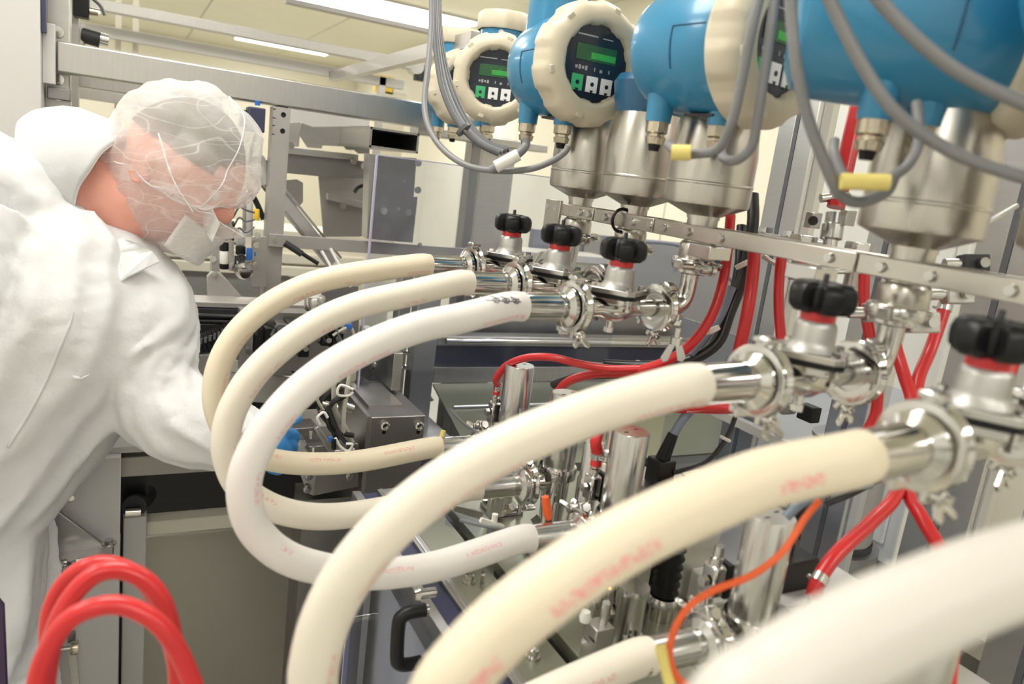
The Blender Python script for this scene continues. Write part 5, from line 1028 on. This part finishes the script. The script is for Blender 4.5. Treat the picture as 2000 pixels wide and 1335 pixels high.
def solid(o, vox, smooth=6, fac=.5):
    r = o.modifiers.new('join', 'REMESH'); r.mode = 'VOXEL'; r.voxel_size = vox; r.use_smooth_shade = True
    s = o.modifiers.new('soften', 'SMOOTH'); s.iterations = smooth; s.factor = fac
pr_ = thing('person', 'worker in white coverall, hair cover and beard cover bending toward the machine', 'person', (-.15, 1.22, 0))
HC = dep(350, 333, 1.24)                       # head centre
HF = (C_R * .82 + C_D * .57).normalized(); HU = (C_R * .57 - C_D * .82).normalized(); HL = HU.cross(HF).normalized()
def hp_(f, l, u): return HC + HF * f + HL * l + HU * u
def head_shape(f, l, u):
    x, y, z = f * .100, l * .078, u * .118
    if z < 0:
        y *= 1 + .32 * u
        x *= (1 + .5 * u) if f < 0 else (1 - .05 * u * u)
    g = lambda cf, cl, cu, s: math.exp(-((f - cf) ** 2 + (l - cl) ** 2 + (u - cu) ** 2) / (s * s))
    x += .024 * g(.98, 0, -.16, .17) - .007 * (g(.9, .38, .03, .2) + g(.9, -.38, .03, .2)) + .006 * g(.9, 0, .2, .3) + .006 * g(.85, 0, -.5, .16) + .010 * g(.6, 0, -.85, .3) - .004 * g(.85, 0, -.62, .1)
    return x, y, z
body = MB(); nu, nv = 48, 32; vs = []
for i in range(nv + 1):
    ph = math.pi * i / nv
    for j in range(nu):
        a = 2 * math.pi * j / nu; f, l, u = math.sin(ph) * math.cos(a), math.sin(ph) * math.sin(a), math.cos(ph); vs.append(hp_(*head_shape(f, l, u)))
body.add(vs, [(i * nu + j, (i + 1) * nu + j, (i + 1) * nu + (j + 1) % nu, i * nu + (j + 1) % nu) for i in range(nv) for j in range(nu)])
for s in (-1, 1):                               # ears
    body.tube([hp_(-.005 + .018 * math.cos(a), s * (.080 + .006 * math.sin(a * .5)), -.012 + .034 * math.sin(a)) for a in [math.radians(q) for q in range(20, 330, 30)]], .0055, 8, 3)
    body.tube([hp_(.004, s * .076, .016), hp_(-.006, s * .080, 0), hp_(0, s * .077, -.034)], .009, 8, 4)
rings(body, [(hp_(-.02, 0, -.05), .062, .058), (dep(255, 395, 1.235), .080, .066), (dep(200, 375, 1.23), .086, .070), (dep(130, 370, 1.22), .10, .085)])
rings(body, [R_(110, 370, 1.21, 110), R_(75, 560, 1.2, 120, .08), R_(45, 800, 1.18, 95, .08), R_(-20, 1050, 1.16, 80, .08), R_(-70, 1250, 1.15, 70, .07)])
rings(body, [R_(180, 470, 1.22, 60), R_(270, 600, 1.215, 50), R_(305, 745, 1.2, 44), R_(410, 835, 1.17, 36), R_(515, 862, 1.15, 24)])
bo = body.build('body', 'skin', pr_); solid(bo, .005, 4)
# dark hair under the cover
hv = MB(); vs = []; keep = []
for i in range(15):
    ph = math.radians(78) * i / 14
    for j in range(36):
        a = 2 * math.pi * j / 36; f, l, u = math.sin(ph) * math.cos(a), math.sin(ph) * math.sin(a), math.cos(ph); q = head_shape(f, l, u); vs.append(hp_(q[0] * 1.02 - .004, q[1] * 1.03, q[2] * 1.02 + .002))
hv.add(vs, [(i * 36 + j, (i + 1) * 36 + j, (i + 1) * 36 + (j + 1) % 36, i * 36 + (j + 1) % 36) for i in range(14) for j in range(36)])
hv.build('hair', 'hair', pr_)
# eyes
for s in (-1, 1): MB().lathe([(0, -.010), (.007, -.008), (.0105, 0), (.007, .008), (0, .0105)], hp_(.083, s * .031, .002), HF, 14).build('eye', 'tag_white', pr_)
# bouffant hair cover: puffed shell with gathered hem
def puff(p, amp, s): return amp * (mnoise.noise(p * s) + .5 * mnoise.noise(p * s * 2.3 + V((7, 1, 3))))
cap = MB(); vs = []; nu, nv = 110, 40; CC = hp_(-.002, 0, .018)
def hem(a):                                     # polar angle of the hem by azimuth (0 = face)
    c = math.cos(a); return math.radians(120) - math.radians(20) * c + math.radians(16) * max(0, math.sin(a)) ** 2 * 0 + math.radians(10) * math.sin(2 * a) ** 2
for i in range(nv + 1):
    for j in range(nu):
        a = 2 * math.pi * j / nu; ph = hem(a) * i / nv
        f, l, u = math.sin(ph) * math.cos(a), math.sin(ph) * math.sin(a), math.cos(ph)
        t = i / nv; gather = 1 - .10 * max(0, (t - .8) / .2) ** 2
        p = V((f * .124, l * .104, u * .128)) * gather
        w = puff(p, .012, 14) + .003 * mnoise.noise(p * 55) + .0022 * math.sin(a * 30 + 3 * math.sin(a * 5)) * max(0, (t - .35)) * 1.6 + .006 * abs(mnoise.noise(V((a * 2.5, t * 3, 4)))) * (1 if t > .15 else 0)
        p += V((f, l, u)) * w
        vs.append(CC + HF * p.x + HL * p.y + HU * p.z)
cap.add(vs, [(i * nu + j, (i + 1) * nu + j, (i + 1) * nu + (j + 1) % nu, i * nu + (j + 1) % nu) for i in range(nv) for j in range(nu)])
co = cap.build('hair_cover', 'net', pr_, 0); co.data.shade_smooth()
hm = [cap.v[nv * nu + j] for j in range(0, nu, 2)]; hm.append(hm[0]); MB().tube(hm, .0016, 6, 2).build('elastic_hem', 'net_mask', co)
for az in (35, -35): 
    pts = []
    for i in range(0, nv + 1, 3):
        j = int((az % 360) / 360 * nu); pts.append(cap.v[i * nu + j] * 1.0 + (cap.v[i * nu + j] - CC) * .006)
    MB().tube(pts, .0011, 5, 3).build('seam', 'gown_trim', co)
# beard cover and mask: shell around jaw, pointed forward
bd_ = MB(); vs = []; nu, nv = 72, 24
for i in range(nv + 1):
    for j in range(nu):
        a = 2 * math.pi * j / nu; t = i / nv; ph = math.pi - math.radians(77 + 3 * math.cos(a)) * t
        f, l, u = math.sin(ph) * math.cos(a), math.sin(ph) * math.sin(a), math.cos(ph)
        q = head_shape(f, l, u); p = V((q[0] * (1.13 if f > 0 else 1.20) + .006 * max(0, f), q[1] * 1.20, q[2] * 1.10 - .004))
        p += V((f, l, u)) * (puff(p, .006, 22) + .0018 * math.sin(a * 26) * t + .004)
        p.z += .006 * t * mnoise.noise(V((a * 3, 2, 1)))
        vs.append(HC + HF * p.x + HL * p.y + HU * p.z)
bd_.add(vs, [(i * nu + j, i * nu + (j + 1) % nu, (i + 1) * nu + (j + 1) % nu, (i + 1) * nu + j) for i in range(nv) for j in range(nu)])
be = bd_.build('beard_cover', 'net_beard', pr_, 0); be.data.shade_smooth()
hm = [bd_.v[nv * nu + j] for j in range(0, nu, 2)]; hm.append(hm[0]); hm = [p + HU * (.004 * mnoise.noise(p * 60)) + HF * (.003 * mnoise.noise(p * 45 + V((5, 5, 5)))) for p in hm]; MB().tube(hm, .0013, 6, 2).build('elastic_hem', 'net_mask', be)
# folded paper mask over nose and mouth
mk = MB(); vs = []; NU, NV = 18, 8
for i in range(NV + 1):
    for j in range(NU + 1):
        u_ = -.020 - i / NV * .060; an = (j / NU - .5) * 1.5
        rr = .104 + .012 * math.cos(an * 1.5) + .012 * math.exp(-((u_ + .022) / .03) ** 2) * math.exp(-(an / .35) ** 2) + .0015 * (i % 2)
        vs.append(hp_(math.cos(an) * rr - .004, math.sin(an) * rr * .80, u_ - .012 - .02 * math.cos(an)))
mk.add(vs, [(i * (NU + 1) + j, i * (NU + 1) + j + 1, (i + 1) * (NU + 1) + j + 1, (i + 1) * (NU + 1) + j) for i in range(NV) for j in range(NU)])
mo = mk.build('face_mask', 'net_mask', pr_); sd = mo.modifiers.new('thick', 'SOLIDIFY'); sd.thickness = .0012
fp = [dep(x, y, d_) for x, y, d_ in ((393, 404, 1.215), (411, 401, 1.20), (428, 438, 1.19), (414, 472, 1.20), (399, 452, 1.21))]; MB().plate(fp, .0015).build('mask_fold', 'net_mask', mo)
for s in (-1, 1): MB().tube([hp_(.088, s * .068, -.036), hp_(.05, s * .1, -.01), hp_(-.01, s * .098, .035)], .0012, 6, 4).build('mask_cord', 'gown_trim', mo)

# coverall
gw = MB()
rings(gw, [R_(-70, 1330, 1.13, 95, .10), R_(-52, 1200, 1.13, 125, .12), R_(-52, 1020, 1.14, 124, .13), R_(0, 890, 1.15, 148, .14), R_(48, 770, 1.16, 172, .145), R_(85, 650, 1.17, 200, .15), R_(82, 560, 1.19, 200, .14), R_(58, 490, 1.20, 150, .12), R_(30, 430, 1.20, 100, .11), R_(15, 370, 1.19, 75, .10), R_(10, 320, 1.18, 45, .07)], 90, k=8, fold=.022, twist=1.6, seed=3.3)
rings(gw, [R_(-140, 335, 1.14, 75, .1), R_(-60, 345, 1.15, 92, .11), R_(20, 372, 1.16, 88, .11), R_(85, 410, 1.19, 75, .10)], 60, k=8, fold=.016, twist=1.0, seed=5.7)   # rounded back
rings(gw, [R_(140, 545, 1.24, 100, .10), R_(225, 555, 1.235, 92, .098), R_(278, 612, 1.215, 82, .09), R_(292, 680, 1.21, 74, .082), R_(296, 735, 1.20, 70, .078), R_(325, 795, 1.19, 68, .072), R_(375, 822, 1.18, 70, .066), R_(440, 842, 1.165, 60, .056), R_(495, 858, 1.155, 44, .042), R_(525, 866, 1.15, 36, .034)], 72, k=8, fold=.017, twist=5.0, seed=8.1)
# ruffled folds at the inner elbow
for (x0_, y0_, x1_, y1_, r0) in ((268, 640, 345, 625, 27), (280, 690, 352, 678, 28), (300, 745, 392, 765, 38)):
    rings(gw, [R_(x0_, y0_, 1.2, r0 * 1.2), R_((x0_ + x1_) / 2, (y0_ + y1_) / 2 - 4, 1.19, r0), R_(x1_ - 8, y1_, 1.185, r0 * .75), R_(x1_, y1_ + 2, 1.185, r0 * .35)], 20)
# legs and near arm out of view
hipL = dep(-60, 1320, 1.13)
for s in (-1, 1): gw.tube([hipL + V((0, s * .07 - .02, .02)), V((hipL.x + .02, hipL.y + s * .09 - .02, .45)), V((hipL.x - .03, hipL.y + s * .10 - .02, .09))], .1, 20, 4, True, False, [.11, .09, .075])
gw.tube([dep(-60, 420, 1.06), dep(-130, 650, 1.0), dep(-160, 850, .98), dep(-120, 1000, 1.0)], .06, 20, 4, True, False, [.085, .075, .06, .045])
gwo = gw.build('coverall', 'gown', pr_); solid(gwo, .0065, 2, .5)
tx = bpy.data.textures.new('wrinkle', 'CLOUDS'); tx.noise_scale = .11; tx.noise_depth = 2
dm_ = gwo.modifiers.new('folds', 'DISPLACE'); dm_.texture = tx; dm_.strength = .016; dm_.mid_level = .5; dm_.texture_coords = 'LOCAL'
tx2 = bpy.data.textures.new('crease', 'MUSGRAVE' if False else 'CLOUDS'); tx2.noise_scale = .045; tx2.noise_depth = 1; tx2.noise_basis = 'VORONOI_F2_F1'
d2 = gwo.modifiers.new('creases', 'DISPLACE'); d2.texture = tx2; d2.strength = .0045; d2.mid_level = .3; d2.texture_coords = 'LOCAL'
# standing collar with open rim
cl = MB(); rings(cl, [R_(105, 352, 1.215, 122, .10), R_(140, 345, 1.218, 128, .105), R_(178, 352, 1.222, 122, .10), R_(209, 368, 1.226, 108, .092)], 56, False)
for i, v in enumerate(cl.v): cl.v[i] = v + C_D * (.007 * mnoise.noise(v * 22)) + C_R * (.006 * mnoise.noise(v * 18 + V((3, 3, 3))))
clo = cl.build('collar', 'gown', pr_, 0); clo.data.shade_smooth(); s_ = clo.modifiers.new('thick', 'SOLIDIFY'); s_.thickness = .003
rim = cl.v[-56:]; MB().tube(rim + [rim[0]], .0022, 6, 2).build('collar_rim', 'gown_trim', clo)
# zip flap laid on the chest
def strip(pts, w, nm, m, off):
    P = catmull(pts, 10); mb = MB(); vs = []
    for i, p in enumerate(P):
        T = (P[min(i + 1, len(P) - 1)] - P[max(i - 1, 0)]).normalized(); e = T.cross(C_F).normalized(); vs += [p + e * (w * k / 3) for k in (-1.5, -.5, .5, 1.5)]
    mb.add(vs, [(i * 4 + j, i * 4 + j + 1, (i + 1) * 4 + j + 1, (i + 1) * 4 + j) for i in range(len(P) - 1) for j in range(3)])
    o = mb.build(nm, m, pr_); sw = o.modifiers.new('lay', 'SHRINKWRAP'); sw.target = gwo; sw.wrap_method = 'NEAREST_SURFACEPOINT'; sw.wrap_mode = 'ABOVE_SURFACE'; sw.offset = off
    sd = o.modifiers.new('thick', 'SOLIDIFY'); sd.thickness = .0012; sm = o.modifiers.new('soft', 'SMOOTH'); sm.iterations = 4
    return o
strip([dep(x, y, 1.03) for x, y in ((150, 600), (120, 670), (95, 730), (60, 800), (15, 875))], .005, 'zip_seam', 'gown', .0008)
strip([dep(x, y, 1.05) for x, y in ((140, 735), (175, 745), (225, 757))], .006, 'pocket_seam', 'gown_trim', .002)
# wide lapel fold under the chin
lp = MB(); P = [dep(214, 470, 1.15), dep(240, 464, 1.14), dep(270, 474, 1.13), dep(298, 490, 1.14), dep(313, 510, 1.16), dep(285, 522, 1.14), dep(250, 540, 1.125), dep(215, 566, 1.11), dep(180, 598, 1.10), dep(150, 640, 1.09), dep(160, 595, 1.095), dep(182, 545, 1.11), dep(200, 500, 1.13)]
lp.plate(P, .004); lo_ = lp.build('lapel', 'gown_trim', pr_); lo_.modifiers.new('sub', 'BEVEL').width = .0015

# gloved hand: palm with five fingers gripping the jaw
gl = MB(); W = dep(523, 866, 1.15)
def G(px, py, d): return dep(px, py, d)
rings(gl, [R_(512, 864, 1.152, 33, .028), R_(530, 866, 1.148, 36, .026), R_(545, 862, 1.145, 40, .020), R_(556, 858, 1.143, 36, .017), R_(562, 856, 1.143, 24, .013)], 24)
def finger(pts, r0, r1): gl.tube([G(*p) for p in pts], r0, 12, 5, True, False, [r0 * 1.05, r0, r0 * .98, (r0 + r1) / 2, r1, r1 * .55])
finger([(540, 838, 1.146), (552, 826, 1.14), (566, 820, 1.135), (578, 818, 1.132), (586, 817, 1.13), (590, 817, 1.13)], .0098, .0075)   # index along the jaw
finger([(552, 850, 1.142), (566, 846, 1.15), (574, 850, 1.165), (574, 858, 1.175), (570, 864, 1.18), (567, 866, 1.18)], .0098, .0076)   # middle curls over the jaw
finger([(550, 866, 1.142), (564, 866, 1.15), (571, 872, 1.165), (569, 880, 1.175), (564, 884, 1.18), (561, 885, 1.18)], .0094, .0072)
finger([(542, 882, 1.144), (553, 888, 1.15), (558, 896, 1.16), (554, 902, 1.168), (549, 904, 1.17), (546, 904, 1.17)], .0086, .0066)
finger([(522, 884, 1.140), (522, 900, 1.132), (530, 911, 1.128), (540, 916, 1.126), (548, 918, 1.125), (552, 918, 1.125)], .0102, .0080)   # thumb, from the side of the palm
glo = gl.build('glove', 'glove', pr_); glo['label'] = 'blue nitrile glove'; solid(glo, .0024, 4, .5)
MB().torus(dep(508, 864, 1.152), dep(530, 868, 1.148) - dep(508, 864, 1.152), .029, .003, 24, 6).build('glove_cuff', 'glove', glo)
# shoes
for s in (-1, 1):
    MB().lathe([(0, 0), (.042, .0), (.046, .02), (.045, .10), (.04, .20), (.03, .25), (0, .265)], V((hipL.x - .10, hipL.y + s * .10 - .02, .045)), XV, 20).build('shoe', 'tag_white', pr_)
bg = thing('purple_strap', 'dark purple strap hanging at the lower left edge', 'strap', dep(4, 1250, .9)); MB().plate([dep(-20, 1150, .9), dep(5, 1180, .9), dep(14, 1400, .9), dep(-20, 1400, .9)], .004).build('band', 'purple', bg)
